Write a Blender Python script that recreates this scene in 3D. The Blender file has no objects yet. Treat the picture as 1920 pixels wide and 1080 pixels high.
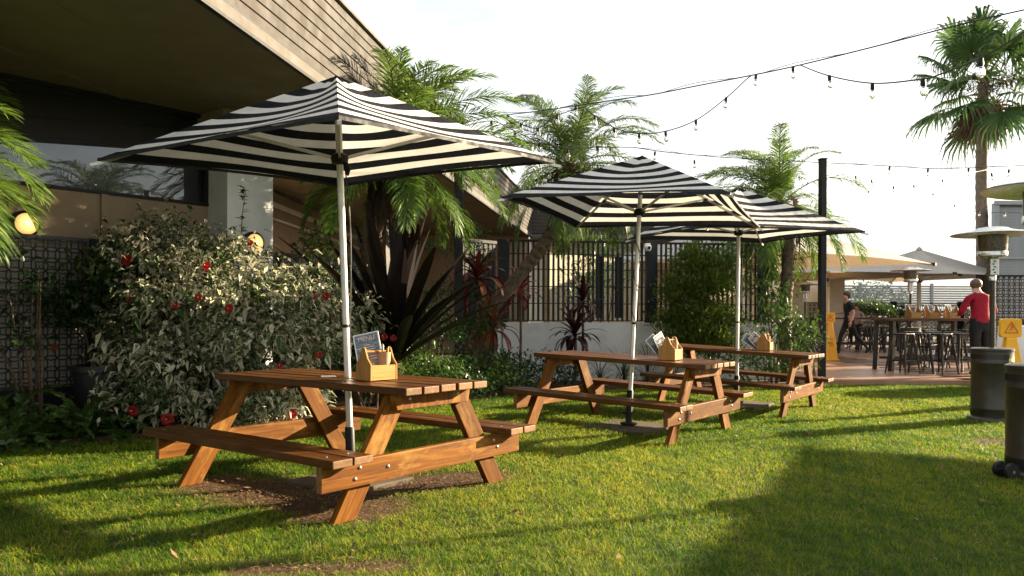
import bpy, math, random
import numpy as np
from mathutils import Vector, Matrix

# ------------------------------------------------------------------ camera, sky, sun, exposure
F, YH, HC, ROLL = 1474.6, 591.5, 1.187, -0.004      # focal length and horizon in photo pixels, camera height in metres
SUN_EL, SUN_AZ = 16.5, 22.5                          # azimuth from +X towards +Y
SUN_STRENGTH, SKY_STRENGTH, EXPOSURE = 4.9, 0.061, 2.42
sc = bpy.context.scene
col = sc.collection
cd = bpy.data.cameras.new("camera"); cam = bpy.data.objects.new("camera", cd); col.objects.link(cam)
cd.sensor_width = 36.0; cd.lens = F / 1920 * 36.0; cd.shift_y = (YH - 540) / 1920
cd.clip_start = 0.05; cd.clip_end = 2000
cam.matrix_world = Matrix.Translation((0, 0, HC)) @ Matrix.Rotation(math.radians(90), 4, 'X') @ Matrix.Rotation(-ROLL, 4, 'Z')
cd.dof.use_dof = True; cd.dof.focus_distance = 6.2; cd.dof.aperture_fstop = 4.0
sc.camera = cam
world = bpy.data.worlds.new("World"); sc.world = world; world.use_nodes = True
wn = world.node_tree; wn.nodes.clear()
def wnode(t, **k):
    n = wn.nodes.new(t)
    for a, b in k.items(): setattr(n, a, b)
    return n
wo = wnode('ShaderNodeOutputWorld'); wb = wnode('ShaderNodeBackground')
sky = wnode('ShaderNodeTexSky', sky_type='NISHITA', sun_disc=False)
sky.sun_elevation = math.radians(SUN_EL); sky.sun_rotation = math.radians(90 - SUN_AZ)
sky.air_density = 1.0; sky.dust_density = 2.6; sky.ozone_density = 1.0; sky.altitude = 10
tc = wnode('ShaderNodeTexCoord'); mp = wnode('ShaderNodeMapping'); mp.inputs['Scale'].default_value = (1.6, 1.6, 4.5)
cn = wnode('ShaderNodeTexNoise'); cn.inputs['Scale'].default_value = 1.7; cn.inputs['Detail'].default_value = 7; cn.inputs['Roughness'].default_value = .55
cr = wnode('ShaderNodeValToRGB'); cr.color_ramp.elements[0].position = .40; cr.color_ramp.elements[1].position = .70
cr.color_ramp.elements[0].color = (0.62, 0.62, 0.62, 1); cr.color_ramp.elements[1].color = (0.9, 0.9, 0.9, 1)
cm = wnode('ShaderNodeMix', data_type='RGBA')
cn2 = wnode('ShaderNodeTexNoise'); cn2.inputs['Scale'].default_value = 1.1; cn2.inputs['Detail'].default_value = 8; cn2.inputs['Roughness'].default_value = .58; cn2.inputs['Distortion'].default_value = .5
cr2 = wnode('ShaderNodeValToRGB'); cr2.color_ramp.elements[0].position = .36; cr2.color_ramp.elements[1].position = .66
cr2.color_ramp.elements[0].color = (2.75, 2.95, 3.10, 1); cr2.color_ramp.elements[1].color = (6.4, 6.1, 5.6, 1)     # grey and bright parts of the thin high cloud
wn.links.new(mp.outputs[0], cn2.inputs['Vector']); wn.links.new(cn2.outputs['Fac'], cr2.inputs['Fac']); wn.links.new(cr2.outputs['Color'], cm.inputs['B'])
wn.links.new(tc.outputs['Generated'], mp.inputs['Vector']); wn.links.new(mp.outputs[0], cn.inputs['Vector'])
wn.links.new(cn.outputs['Fac'], cr.inputs['Fac']); wn.links.new(cr.outputs['Color'], cm.inputs['Factor'])
wn.links.new(sky.outputs[0], cm.inputs['A']); wn.links.new(cm.outputs['Result'], wb.inputs['Color'])
wb.inputs['Strength'].default_value = SKY_STRENGTH
wn.links.new(wb.outputs[0], wo.inputs['Surface'])
sd = bpy.data.lights.new("sun", 'SUN'); sun = bpy.data.objects.new("sun", sd); col.objects.link(sun)
sd.energy = SUN_STRENGTH; sd.angle = math.radians(0.6); sd.color = (1.0, 0.82, 0.56)
a, e = math.radians(SUN_AZ), math.radians(SUN_EL)
SUNV = Vector((math.cos(a) * math.cos(e), math.sin(a) * math.cos(e), math.sin(e)))
sun.rotation_euler = (-SUNV).to_track_quat('-Z', 'Y').to_euler(); sun.location = (20, 10, 20)
vs = sc.view_settings; vs.view_transform = 'Standard'; vs.look = 'None'; vs.gamma = 1; vs.exposure = EXPOSURE; vs.use_curve_mapping = False
sc.cycles.max_bounces = 8; sc.cycles.transparent_max_bounces = 12; sc.cycles.use_denoising = True
sc.cycles.sample_clamp_indirect = 6

# ------------------------------------------------------------------ pixel -> place
def unroll(px, py):
    p, q = px - 960, py - 540
    return 960 + p - ROLL * q, 540 + q + ROLL * p
def at(px, py, Y):
    px, py = unroll(px, py); return Vector(((px - 960) / F * Y, Y, HC - (py - YH) / F * Y))
def gnd(px, py, z=0.0):
    qx, qy = unroll(px, py); Y = F * (HC - z) / (qy - YH); return Vector(((qx - 960) / F * Y, Y, z))
def pxm(n, Y): return n / F * Y                       # n photo pixels at distance Y, in metres

rng = np.random.default_rng(7); random.seed(7)

# ------------------------------------------------------------------ mesh helpers
def mesh_np(name, V, tris=None, quads=None, attrs=None, smooth=False):
    me = bpy.data.meshes.new(name)
    V = np.asarray(V, np.float32); me.vertices.add(len(V)); me.vertices.foreach_set('co', V.ravel())
    loops, starts, s = [], [], 0
    for Fc, k in ((tris, 3), (quads, 4)):
        if Fc is not None and len(Fc):
            Fc = np.asarray(Fc, np.int32); loops.append(Fc.ravel()); starts.append(s + np.arange(len(Fc), dtype=np.int32) * k); s += Fc.size
    L = np.concatenate(loops); S = np.concatenate(starts)
    me.loops.add(len(L)); me.loops.foreach_set('vertex_index', L)
    me.polygons.add(len(S)); me.polygons.foreach_set('loop_start', S)
    if smooth: me.polygons.foreach_set('use_smooth', np.ones(len(S), bool))
    for k, a in (attrs or {}).items():
        at_ = me.attributes.new(k, 'FLOAT', 'POINT'); at_.data.foreach_set('value', np.asarray(a, np.float32))
    me.update(calc_edges=True); me.validate()
    return me
def link(name, data, parent=None, mat=None):
    o = bpy.data.objects.new(name, data); col.objects.link(o)
    if parent: o.parent = parent
    if mat and data:
        for m in (mat if isinstance(mat, (list, tuple)) else [mat]): data.materials.append(m)
    return o
def tag(o, label=None, cat=None, group=None, kind=None):
    if label: o['label'] = label
    if cat: o['category'] = cat
    if group: o['group'] = group
    if kind: o['kind'] = kind
    return o
def thing(name, label, cat, loc=(0, 0, 0), rz=0, group=None):
    o = bpy.data.objects.new(name, None); o.empty_display_size = .2; col.objects.link(o)
    o.location = loc; o.rotation_euler = (0, 0, rz); return tag(o, label, cat, group)
def copy_tree(o, parent=None):
    c = o.copy(); col.objects.link(c); c.parent = parent
    for ch in list(o.children): copy_tree(ch, c)
    return c
def copy_obj(o, parent, loc=None, rot=None):
    c = o.copy(); col.objects.link(c); c.parent = parent
    if loc is not None: c.location = loc
    if rot is not None: c.rotation_euler = rot
    return c

class MB:
    def __init__(s): s.v, s.f, s.g, s.mi = [], [], [], []
    def add(s, vs_, fs, g=None, mi=0):
        n = len(s.v); s.v += [tuple(v) for v in vs_]; s.g += [tuple(x) for x in (g or vs_)]
        for i, f in enumerate(fs): s.f.append([n + j for j in f]); s.mi.append(mi[i] if isinstance(mi, list) else mi)
        return s
    def box(s, c, size, rot=None, mi=0, end=None):
        ax = int(np.argmax(size)); o = Vector((random.random() * 3, random.random() * 3, random.random() * 3))
        vs_, gs = [], []
        for x in (-.5, .5):
            for y in (-.5, .5):
                for z in (-.5, .5):
                    l = Vector((x * size[0], y * size[1], z * size[2])); g = [l[ax], l[(ax + 1) % 3], l[(ax + 2) % 3]]
                    gs.append(Vector(g) + o); vs_.append((rot @ l if rot else l) + Vector(c))
        fs = [(0, 1, 3, 2), (4, 6, 7, 5), (0, 4, 5, 1), (2, 3, 7, 6), (0, 2, 6, 4), (1, 5, 7, 3)]
        m = [mi] * 6
        if end is not None: m[ax * 2] = m[ax * 2 + 1] = end
        return s.add(vs_, fs, gs, m)
    def bar(s, p, q, w, h, mi=0, up=(0, 0, 1), end=None):
        p, q = Vector(p), Vector(q); d = (q - p); L = d.length; d.normalize(); u = Vector(up)
        y = u.cross(d); y = y.normalized() if y.length > 1e-4 else Vector((1, 0, 0)).cross(d).normalized(); z = d.cross(y)
        R_ = Matrix((d, y, z)).transposed()
        return s.box((p + q) / 2, (L, w, h), R_, mi, end)
    def tube(s, pts, rad, n=8, mi=0, cap=True):
        pts = [Vector(p) for p in pts]; rad = rad if hasattr(rad, '__len__') else [rad] * len(pts)
        vs_, fs = [], []; ref = None
        for i, p in enumerate(pts):
            d = (pts[min(i + 1, len(pts) - 1)] - pts[max(i - 1, 0)]).normalized()
            if ref is None: ref = Vector((0, 0, 1)) if abs(d.z) < .9 else Vector((1, 0, 0))
            x = (ref - d * ref.dot(d)).normalized(); y = d.cross(x); ref = x
            for k in range(n):
                t = 2 * math.pi * k / n; vs_.append(p + (x * math.cos(t) + y * math.sin(t)) * rad[i])
        for i in range(len(pts) - 1):
            for k in range(n):
                a_, b_ = i * n + k, i * n + (k + 1) % n; fs.append((a_, b_, b_ + n, a_ + n))
        if cap: fs.append(tuple(range(n))[::-1]); fs.append(tuple((len(pts) - 1) * n + k for k in range(n)))
        return s.add(vs_, fs, None, mi)
    def lathe(s, prof, n=24, o=(0, 0, 0), mi=0, M=None, cap=True):
        vs_, fs = [], []
        for r, z in prof:
            for k in range(n):
                t = 2 * math.pi * k / n; v = Vector((r * math.cos(t), r * math.sin(t), z)); vs_.append((M @ v if M else v) + Vector(o))
        for i in range(len(prof) - 1):
            for k in range(n):
                a_, b_ = i * n + k, i * n + (k + 1) % n; fs.append((a_, b_, b_ + n, a_ + n))
        if cap: fs.append(tuple(range(n))[::-1]); fs.append(tuple((len(prof) - 1) * n + k for k in range(n)))
        return s.add(vs_, fs, None, mi)
    def prism(s, poly, d, M=None, mi=0):
        n = len(poly); M = M or Matrix.Identity(4)
        vs_ = [M @ Vector((x, y, 0)) for x, y in poly] + [M @ Vector((x, y, d)) for x, y in poly]
        g = [Vector((y, x, 0)) for x, y in poly] + [Vector((y, x, d)) for x, y in poly]
        fs = [tuple(range(n))[::-1], tuple(range(n, 2 * n))] + [(i, (i + 1) % n, (i + 1) % n + n, i + n) for i in range(n)]
        return s.add(vs_, fs, g, mi)
    def mesh(s, name, smooth=None):
        me = bpy.data.meshes.new(name); me.from_pydata(s.v, [], s.f)
        a_ = me.attributes.new('gc', 'FLOAT_VECTOR', 'POINT'); a_.data.foreach_set('vector', np.asarray(s.g, np.float32).ravel())
        me.polygons.foreach_set('material_index', s.mi)
        if smooth:
            me.polygons.foreach_set('use_smooth', [True] * len(s.f)); me.set_sharp_from_angle(angle=math.radians(smooth))
        me.update(); return me
    def build(s, name, mat, parent=None, smooth=None, bevel=0, seg=2):
        o = link(name, s.mesh(name, smooth), parent, mat)
        if bevel:
            b = o.modifiers.new('bevel', 'BEVEL'); b.width = bevel; b.segments = seg; b.limit_method = 'ANGLE'; b.angle_limit = .7
        return o

# ------------------------------------------------------------------ materials
class NT:
    def __init__(s, name):
        s.m = bpy.data.materials.new(name); s.m.use_nodes = True; s.t = s.m.node_tree; s.t.nodes.clear()
        s.out = s.n('ShaderNodeOutputMaterial')
    def n(s, t, **k):
        x = s.t.nodes.new(t)
        for a_, b_ in k.items(): setattr(x, a_, b_)
        return x
    def l(s, a_, b_): s.t.links.new(a_, b_)
    def attr(s, name): return s.n('ShaderNodeAttribute', attribute_name=name)
    def noise(s, vec, scale, detail=4, rough=.55, dist=0):
        x = s.n('ShaderNodeTexNoise'); x.inputs['Scale'].default_value = scale; x.inputs['Detail'].default_value = detail
        x.inputs['Roughness'].default_value = rough; x.inputs['Distortion'].default_value = dist
        if vec is not None: s.l(vec, x.inputs['Vector'])
        return x.outputs['Fac']
    def ramp(s, fac, stops):
        x = s.n('ShaderNodeValToRGB'); r = x.color_ramp
        while len(r.elements) < len(stops): r.elements.new(.5)
        for e_, (p, c) in zip(r.elements, stops): e_.position = p; e_.color = (*c, 1) if len(c) == 3 else c
        s.l(fac, x.inputs['Fac']); return x.outputs['Color']
    def mix(s, fac, A, B, bt='MIX'):
        x = s.n('ShaderNodeMix', data_type='RGBA', blend_type=bt)
        for sock, v in ((x.inputs['Factor'], fac), (x.inputs['A'], A), (x.inputs['B'], B)):
            if hasattr(v, 'links') or hasattr(v, 'is_linked'): s.l(v, sock)
            elif isinstance(v, (int, float)): sock.default_value = v
            else: sock.default_value = (*v, 1)
        return x.outputs['Result']
    def math(s, op, a_, b_=0.0, clamp=False):
        x = s.n('ShaderNodeMath', operation=op, use_clamp=clamp)
        for i, v in enumerate((a_, b_)):
            if hasattr(v, 'is_linked'): s.l(v, x.inputs[i])
            else: x.inputs[i].default_value = v
        return x.outputs[0]
    def mapping(s, vec, scale, loc=None):
        x = s.n('ShaderNodeVectorMath', operation='MULTIPLY'); s.l(vec, x.inputs[0]); x.inputs[1].default_value = scale; r = x.outputs[0]
        if loc is not None:
            y = s.n('ShaderNodeVectorMath', operation='ADD'); s.l(r, y.inputs[0]); s.l(loc, y.inputs[1]); r = y.outputs[0]
        return r
    def obj(s): return s.n('ShaderNodeTexCoord').outputs['Object']
    def orand(s, k=20.0):
        x = s.n('ShaderNodeObjectInfo'); return s.math('MULTIPLY', x.outputs['Random'], k)
    def bsdf(s, color, rough=.5, metal=0.0, spec=.5, bump=None, bstr=.3, bdist=.01):
        b = s.n('ShaderNodeBsdfPrincipled')
        for k, v in (('Base Color', color), ('Roughness', rough), ('Metallic', metal), ('Specular IOR Level', spec)):
            if hasattr(v, 'is_linked'): s.l(v, b.inputs[k])
            elif isinstance(v, (int, float)): b.inputs[k].default_value = v
            else: b.inputs[k].default_value = (*v, 1)
        if bump is not None:
            u = s.n('ShaderNodeBump'); u.inputs['Strength'].default_value = bstr; u.inputs['Distance'].default_value = bdist
            s.l(bump, u.inputs['Height']); s.l(u.outputs[0], b.inputs['Normal'])
        return b
    def done(s, sh): s.l(sh.outputs[0], s.out.inputs['Surface']); return s.m

def simple(name, c, rough=.5, metal=0.0, var=.18, scale=6.0, bump=.15, bscale=60.0, spec=.5, dirt=None):
    t = NT(name); o = t.obj(); n1 = t.noise(o, scale, 5)
    lo = tuple(x * (1 - var) for x in c); hi = tuple(min(1, x * (1 + var)) for x in c)
    cc = t.ramp(n1, [(.3, lo), (.7, hi)])
    if dirt:
        d = t.noise(o, scale * .45, 6, .7); cc = t.mix(t.ramp(d, [(.5, (0, 0, 0)), (.75, (.8, .8, .8))]), cc, dirt)
    rr = t.ramp(t.noise(o, scale * 2.3, 4), [(.3, (rough * .8,) * 3), (.7, (min(1, rough * 1.25),) * 3)])
    return t.done(t.bsdf(cc, rr, metal, spec, t.noise(o, bscale, 3), bump, .004))
def wood(name, dark, mid, light, rough=.38, worn=.5, wornc=(.48, .30, .14), spec=.2):
    t = NT(name); g = t.attr('gc').outputs['Vector']; r = t.orand(17)
    v = t.mapping(g, (1.2, 16, 16), r); n1 = t.noise(v, 1.6, 7, .62, .6); v2 = t.mapping(g, (3, 90, 90), r); n2 = t.noise(v2, 1.0, 3, .6)
    c = t.ramp(n1, [(.22, dark), (.5, mid), (.80, light)])
    c = t.mix(t.ramp(n2, [(.36, (.40, .40, .40)), (.56, (0, 0, 0))]), c, tuple(x * .55 for x in dark))
    w = t.noise(t.mapping(g, (2.6, 7, 7), r), 1.3, 6, .68); wf = t.ramp(w, [(.52, (0, 0, 0)), (.70, (worn,) * 3)])
    c = t.mix(wf, c, wornc); c = t.mix(1.0, c, t.ramp(t.orand(1), [(0, (.68, .66, .66)), (.5, (1, 1, 1)), (1, (1.12, 1.08, 1.0))]), 'MULTIPLY')
    ro = t.mix(wf, (rough,) * 3, (.62,) * 3)
    return t.done(t.bsdf(c, ro, 0, spec, t.math('ADD', n1, t.math('MULTIPLY', n2, .4)), .25, .004))
def leafmat(name, c1, c2, trans=.3, rough=.42, edge=None, spec=.4, e0=.42, e1=.60):
    t = NT(name); r = t.attr('rnd').outputs['Fac']
    c = t.mix(r, c1, c2)
    if edge:
        e_ = t.attr('edge').outputs['Fac']; n = t.noise(t.obj(), 55, 2)
        f = t.math('ADD', t.math('MULTIPLY', e_, .75), t.math('MULTIPLY', n, .5))
        f = t.math('ADD', f, t.math('MULTIPLY', t.math('SUBTRACT', r, .5), 1.0))
        c = t.mix(t.ramp(f, [(e0, (0, 0, 0)), (e1, (1, 1, 1))]), c, edge)
    b = t.bsdf(c, rough, 0, spec); tr = t.n('ShaderNodeBsdfTranslucent'); t.l(c, tr.inputs['Color'])
    ms = t.n('ShaderNodeMixShader'); ms.inputs['Fac'].default_value = trans; t.l(b.outputs[0], ms.inputs[1]); t.l(tr.outputs[0], ms.inputs[2])
    return t.done(ms)
def emitter(name, c, strength, base=(.8, .6, .3)):
    t = NT(name); b = t.bsdf(base, .3); b.inputs['Emission Color'].default_value = (*c, 1); b.inputs['Emission Strength'].default_value = strength
    return t.done(b)

m_wood = wood('stained_timber', (.045, .013, .0014), (.120, .042, .0035), (.205, .085, .009), .55, .7, (.26, .145, .034), .10)
m_wood_top = wood('weathered_stained_timber', (.036, .011, .0022), (.088, .030, .005), (.135, .052, .010), .36, .6, (.15, .085, .040), .22)
m_end = wood('end_grain', (.10, .045, .015), (.17, .085, .034), (.24, .135, .06), .6, .4, (.27, .18, .10))
m_ply = wood('pale_plywood', (.27, .125, .03), (.36, .185, .05), (.43, .24, .08), .5, .2, (.42, .26, .1))
m_steel = simple('zinc_bolt', (.45, .42, .36), .4, .8, .2)
m_alu = simple('brushed_aluminium', (.60, .59, .56), .42, .55, .1, 9)
m_stain = simple('stainless_steel', (.56, .55, .53), .24, 1.0, .12, 7)
m_black = simple('black_powdercoat', (.010, .010, .011), .5, 0, .25, 9, .15, 60, .22)
m_blackp = simple('black_plastic', (.010, .010, .010), .5, 0, .18, 6, .15, 60, .25)
m_charcoal = simple('charcoal_aluminium', (.018, .020, .024), .5, 0, .2, 5, .15, 60, .25)
m_conc = simple('concrete_paver', (.085, .066, .046), .9, 0, .3, 5, .5, 45, .2, (.055, .036, .02))
m_whitewall = simple('white_render', (.68, .69, .69), .85, 0, .08, 3, .3, 70, .3, (.42, .41, .38))
m_cream = simple('cream_render', (.60, .53, .42), .85, 0, .08, 3, .3, 70, .3)
m_tan = simple('tan_render', (.27, .20, .13), .85, 0, .10, 3, .25, 80, .3)
m_soffit = simple('brown_soffit_sheet', (.175, .148, .105), .7, 0, .10, 1.3, .1, 40, .3)
m_clad = simple('taupe_cladding', (.050, .044, .039), .7, 0, .10, 2.2, .2, 90, .2, (.042, .037, .034))
m_fascia = simple('pale_fascia', (.095, .084, .073), .7, 0, .08, 3, .15, 60, .15)
m_soil = simple('garden_soil', (.050, .030, .017), .95, 0, .5, 9, 1.0, 40, .2)
m_pot = simple('black_pot', (.012, .012, .013), .5)
m_white = simple('white_paint', (.78, .78, .76), .45, 0, .05, 5)
m_yellow = simple('safety_yellow_plastic', (.85, .42, .012), .42, 0, .10, 6)
m_orange = simple('orange_print', (.62, .11, .02), .5)
m_heat = simple('hammered_bronze_paint', (.042, .038, .030), .36, .45, .25, 8, .3, 160)
m_reflector = simple('aluminium_reflector', (.62, .63, .62), .30, .85, .08, 5)
m_grey = simple('blue_grey_cladding', (.24, .27, .29), .5, 0, .08, 4)
m_red_knit = simple('crimson_fabric', (.20, .006, .018), .85, 0, .2, 14, .5, 120, .2)
m_black_cloth = simple('black_fabric', (.010, .010, .012), .85, 0, .3, 14, .5, 120, .2)
m_navy_cloth = simple('navy_black_fabric', (.014, .015, .020), .8, 0, .3, 14, .5, 120, .25)
m_pants = simple('dark_trouser_fabric', (.022, .019, .017), .85, 0, .3, 14, .5, 120, .2)
m_skin = simple('skin', (.46, .25, .17), .5, 0, .10, 20)
m_hair = simple('brown_hair', (.045, .025, .014), .55, 0, .4, 60)
m_hair2 = simple('dark_blonde_hair', (.085, .048, .026), .55, 0, .4, 60)
m_pinkish = simple('dusty_pink_fabric', (.42, .28, .26), .85)
m_kraft = simple('kraft_card', (.36, .22, .12), .8, 0, .12, 9)
m_glassb = NT('clear_bulb_glass')
_b = m_glassb.bsdf((.95, .95, .93), .02); _b.inputs['Transmission Weight'].default_value = .9; _b.inputs['IOR'].default_value = 1.3; m_glassb = m_glassb.done(_b)
# ------------------------------------------------------------------ table places (used for the ground too)
TABLES = [(-1.179, 5.511, -0.653, -0.002), (1.243, 8.337, -0.642, 0.028), (3.004, 10.488, -0.620, 0.042)]
def gz(x, y):
    """gentle unevenness of the lawn: the two farther tables stand on slight slopes"""
    x = np.asarray(x, float); y = np.asarray(y, float); z = np.zeros(np.broadcast(x, y).shape)
    for X, Y, a_, s_ in TABLES:
        u = (x - X) * math.cos(a_) + (y - Y) * math.sin(a_); d2 = (x - X) ** 2 + (y - Y) ** 2
        z = z - s_ * u * np.exp(-(d2 / 1.9 ** 2) ** 2)
    return z
BED = [(-9, 3.2), (-5.2, 6.35), (-4.3, 6.95), (-3.4, 7.55), (-2.3, 8.5), (-1.5, 9.6), (-.9, 10.6), (-.2, 11.45), (.9, 12.15), (2.4, 12.7), (4.7, 13.15), (4.95, 13.6), (4.95, 16), (-3, 25), (-9, 25)]
BEDA = np.array(BED)
def in_poly(x, y, P):
    c = np.zeros(x.shape, bool); j = len(P) - 1
    for i in range(len(P)):
        xi, yi = P[i]; xj, yj = P[j]
        k = ((yi > y) != (yj > y)) & (x < (xj - xi) * (y - yi) / (yj - yi + 1e-12) + xi); c ^= k; j = i
    return c
def wob(x, y, s_, seed):
    r = np.random.default_rng(seed); v = 0
    for k in range(6):
        a_ = r.uniform(0, 6.28); f_ = s_ * r.uniform(.6, 1.8); v = v + np.sin((x * math.cos(a_) + y * math.sin(a_)) * f_ + r.uniform(0, 6.28))
    return v / 6
DIRT = [(-1.42, 5.15, .95, .42, -.55), (-.55, 5.55, .62, .30, .5), (-.86, 3.66, .34, .12, .1), (4.65, 7.5, .30, .14, .2), (-1.05, 4.65, .3, .16, .6)]
def dirtmask(x, y):
    m = np.zeros(np.shape(x))
    for X, Y, a_, b_, t in DIRT:
        u = (x - X) * math.cos(t) + (y - Y) * math.sin(t); v = -(x - X) * math.sin(t) + (y - Y) * math.cos(t)
        d = np.sqrt((u / a_) ** 2 + (v / b_) ** 2) + .45 * wob(x, y, 9, 3)
        m = np.maximum(m, np.clip((1.25 - d) / .5, 0, 1))
    return m
# ---- ground sheet
def grid_lawn():
    xs = np.concatenate([np.linspace(-300, -12, 10), np.linspace(-11, 14, 168), np.linspace(15, 300, 10)])
    ys = np.concatenate([np.linspace(-120, -1, 8), np.linspace(0, 16, 120), np.linspace(17, 400, 12)])
    X, Y = np.meshgrid(xs, ys); V = np.stack([X, Y, gz(X, Y) + .006 * wob(X, Y, 2.2, 5)], -1).reshape(-1, 3)
    n, m = len(xs), len(ys); i = np.arange(n - 1)[None, :] + np.arange(m - 1)[:, None] * n
    q = np.stack([i, i + 1, i + n + 1, i + n], -1).reshape(-1, 4)
    return V, q, dirtmask(X, Y).ravel()
V_, q_, d_ = grid_lawn()
t = NT('lawn_ground'); o_ = t.obj(); n1 = t.noise(o_, 3.0, 6); n2 = t.noise(o_, 60, 5, .7); n3 = t.noise(o_, 220, 3, .7)
gcol = t.ramp(n2, [(.3, (.020, .036, .004)), (.55, (.050, .072, .009)), (.75, (.080, .085, .018))])
gcol = t.mix(t.ramp(n1, [(.45, (0, 0, 0)), (.75, (.5, .5, .5))]), gcol, (.075, .062, .026))
soil = t.ramp(n2, [(.3, (.055, .028, .014)), (.6, (.105, .058, .030)), (.8, (.15, .088, .048))])
gc_ = t.mix(t.attr('dirt').outputs['Fac'], gcol, soil)
m_lawn = t.done(t.bsdf(gc_, .95, 0, .2, t.math('ADD', n2, t.math('MULTIPLY', n3, .6)), .9, .02))
lawn = tag(link('lawn', mesh_np('lawn', V_, quads=q_, attrs={'dirt': d_}, smooth=True), None, m_lawn), kind='structure')
# ---- grass blades
def make_grass(N):
    Y = rng.uniform(2.6, 14.6, N); X = rng.uniform(-.80, 1.05, N) * Y
    keep = ~in_poly(X, Y, BEDA + np.array([(.0, -.0)])) & ~((X > 4.85) & (Y > 13.55))
    dm = dirtmask(X, Y); keep &= rng.uniform(0, 1, N) > dm * .94
    dn = .55 + .45 * wob(X, Y, 5, 11) + .25 * wob(X, Y, 17, 12); keep &= rng.uniform(0, 1, N) < np.clip(.75 + .5 * dn, .35, 1)
    X, Y = X[keep], Y[keep]; n = len(X); dm = dm[keep]
    cl = .5 + .5 * wob(X, Y, 4, 21); cl2 = np.clip(.5 + .9 * wob(X, Y, 26, 22), 0, 1.3)
    H = rng.uniform(.012, .033, n) * (.65 + .55 * cl2 + .25 * cl) * (1 - .45 * dm); W = .0025 * (np.maximum(Y, 3.5) / 3.5) ** .85 * rng.uniform(.7, 1.4, n)
    az = rng.uniform(0, 6.283, n); ln = rng.uniform(.35, 1.7, n); z = gz(X, Y) + .004
    tip = np.stack([np.cos(az) * ln * H, np.sin(az) * ln * H, H], -1); sd_ = np.stack([-np.sin(az), np.cos(az), np.zeros(n)], -1) * W[:, None] * .5
    fl = rng.uniform(-.6, .6, (n, 1)); sd2 = sd_ * .8 + np.stack([np.zeros(n), np.zeros(n), W], -1) * fl * .5
    b = np.stack([X, Y, z], -1); mid = b + tip * np.array([.38, .38, .62])
    V = np.stack([b - sd_, b + sd_, mid + sd2, mid - sd2, b + tip], 1).reshape(-1, 3)
    k = np.arange(n)[:, None] * 5
    rnd = np.clip(.46 + .30 * wob(X, Y, 1.3, 31) + .30 * wob(X, Y, 7, 32) + .40 * wob(X, Y, 38, 33) + rng.normal(0, .20, n) + .2 * dm, 0, 1)
    dry = (rng.uniform(0, 1, n) < .045 + .25 * dm + .10 * np.clip(wob(X, Y, 2.1, 41), 0, 1)).astype(float)
    return V, k + np.array([[3, 2, 4]]), k + np.array([[0, 1, 2, 3]]), np.repeat(rnd, 5), np.repeat(dry, 5)
V_, t_, q_, r_, dr_ = make_grass(700000)
t = NT('grass_blade'); rr_ = t.attr('rnd').outputs['Fac']
gcc = t.ramp(rr_, [(.0, (.030, .090, .009)), (.4, (.105, .190, .012)), (.75, (.240, .275, .017)), (1, (.32, .31, .035))])
gcc = t.mix(t.attr('dry').outputs['Fac'], gcc, (.22, .17, .07))
b_ = t.bsdf(gcc, .6, 0, .15); tr_ = t.n('ShaderNodeBsdfTranslucent'); t.l(gcc, tr_.inputs['Color'])
ms_ = t.n('ShaderNodeMixShader'); ms_.inputs['Fac'].default_value = .48; t.l(b_.outputs[0], ms_.inputs[1]); t.l(tr_.outputs[0], ms_.inputs[2]); m_grass = t.done(ms_)
tag(link('grass', mesh_np('grass', V_, t_, q_, {'rnd': r_, 'dry': dr_}), None, m_grass), 'short clumpy green lawn grass with worn bare patches', 'grass', kind='stuff')
# ---- leaf litter and soil crumbs on the bare patches
def litter(n):
    X, Y = [], []
    for x0, y0, a_, b2, t0 in DIRT:
        k = int(n * a_ * b2 / sum(d[2] * d[3] for d in DIRT)); u = rng.normal(0, .5, k) * a_; v = rng.normal(0, .5, k) * b2
        X.append(x0 + u * math.cos(t0) - v * math.sin(t0)); Y.append(y0 + u * math.sin(t0) + v * math.cos(t0))
    X = np.concatenate(X); Y = np.concatenate(Y); k = len(X); L = rng.uniform(.003, .014, k); W = L * rng.uniform(.12, .5, k); az = rng.uniform(0, 6.28, k)
    d = np.stack([np.cos(az), np.sin(az), rng.normal(0, .2, k)], -1) * L[:, None]; s_ = np.stack([-np.sin(az), np.cos(az), rng.normal(0, .3, k)], -1) * W[:, None]
    b = np.stack([X, Y, gz(X, Y) + .010 + rng.uniform(0, .006, k)], -1); V = np.stack([b - d, b + s_, b + d, b - s_], 1).reshape(-1, 3)
    return V, np.arange(k)[:, None] * 4 + np.arange(4)[None, :], np.repeat(rng.uniform(0, 1, k), 4)
V_, q_, r_ = litter(9000)
def scatter(n):
    Y = rng.uniform(3, 12, n); X = rng.uniform(-.7, .7, n) * Y; k = ~in_poly(X, Y, BEDA); X, Y = X[k], Y[k]; n = len(X); L = rng.uniform(.010, .030, n); az = rng.uniform(0, 6.28, n)
    d = np.stack([np.cos(az), np.sin(az), rng.normal(0, .3, n)], -1) * L[:, None]; s_ = np.stack([-np.sin(az), np.cos(az), rng.normal(0, .4, n)], -1) * L[:, None] * .4; b = np.stack([X, Y, gz(X, Y) + .034], -1)
    return np.stack([b - d, b + s_, b + d, b - s_], 1).reshape(-1, 3), np.repeat(rng.uniform(.5, 1, n), 4)
V2, r2 = scatter(420); q_ = np.concatenate([q_, len(V_) + np.arange(len(V2)).reshape(-1, 4)]); V_ = np.concatenate([V_, V2]); r_ = np.concatenate([r_, r2])
tag(link('leaf_litter', mesh_np('leaf_litter', V_, None, q_, {'rnd': r_}), None, leafmat('dry_litter', (.05, .026, .012), (.20, .115, .055), .1, .8)), 'dry brown leaf litter scattered on the bare soil patches', 'leaf litter', kind='stuff')
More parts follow.
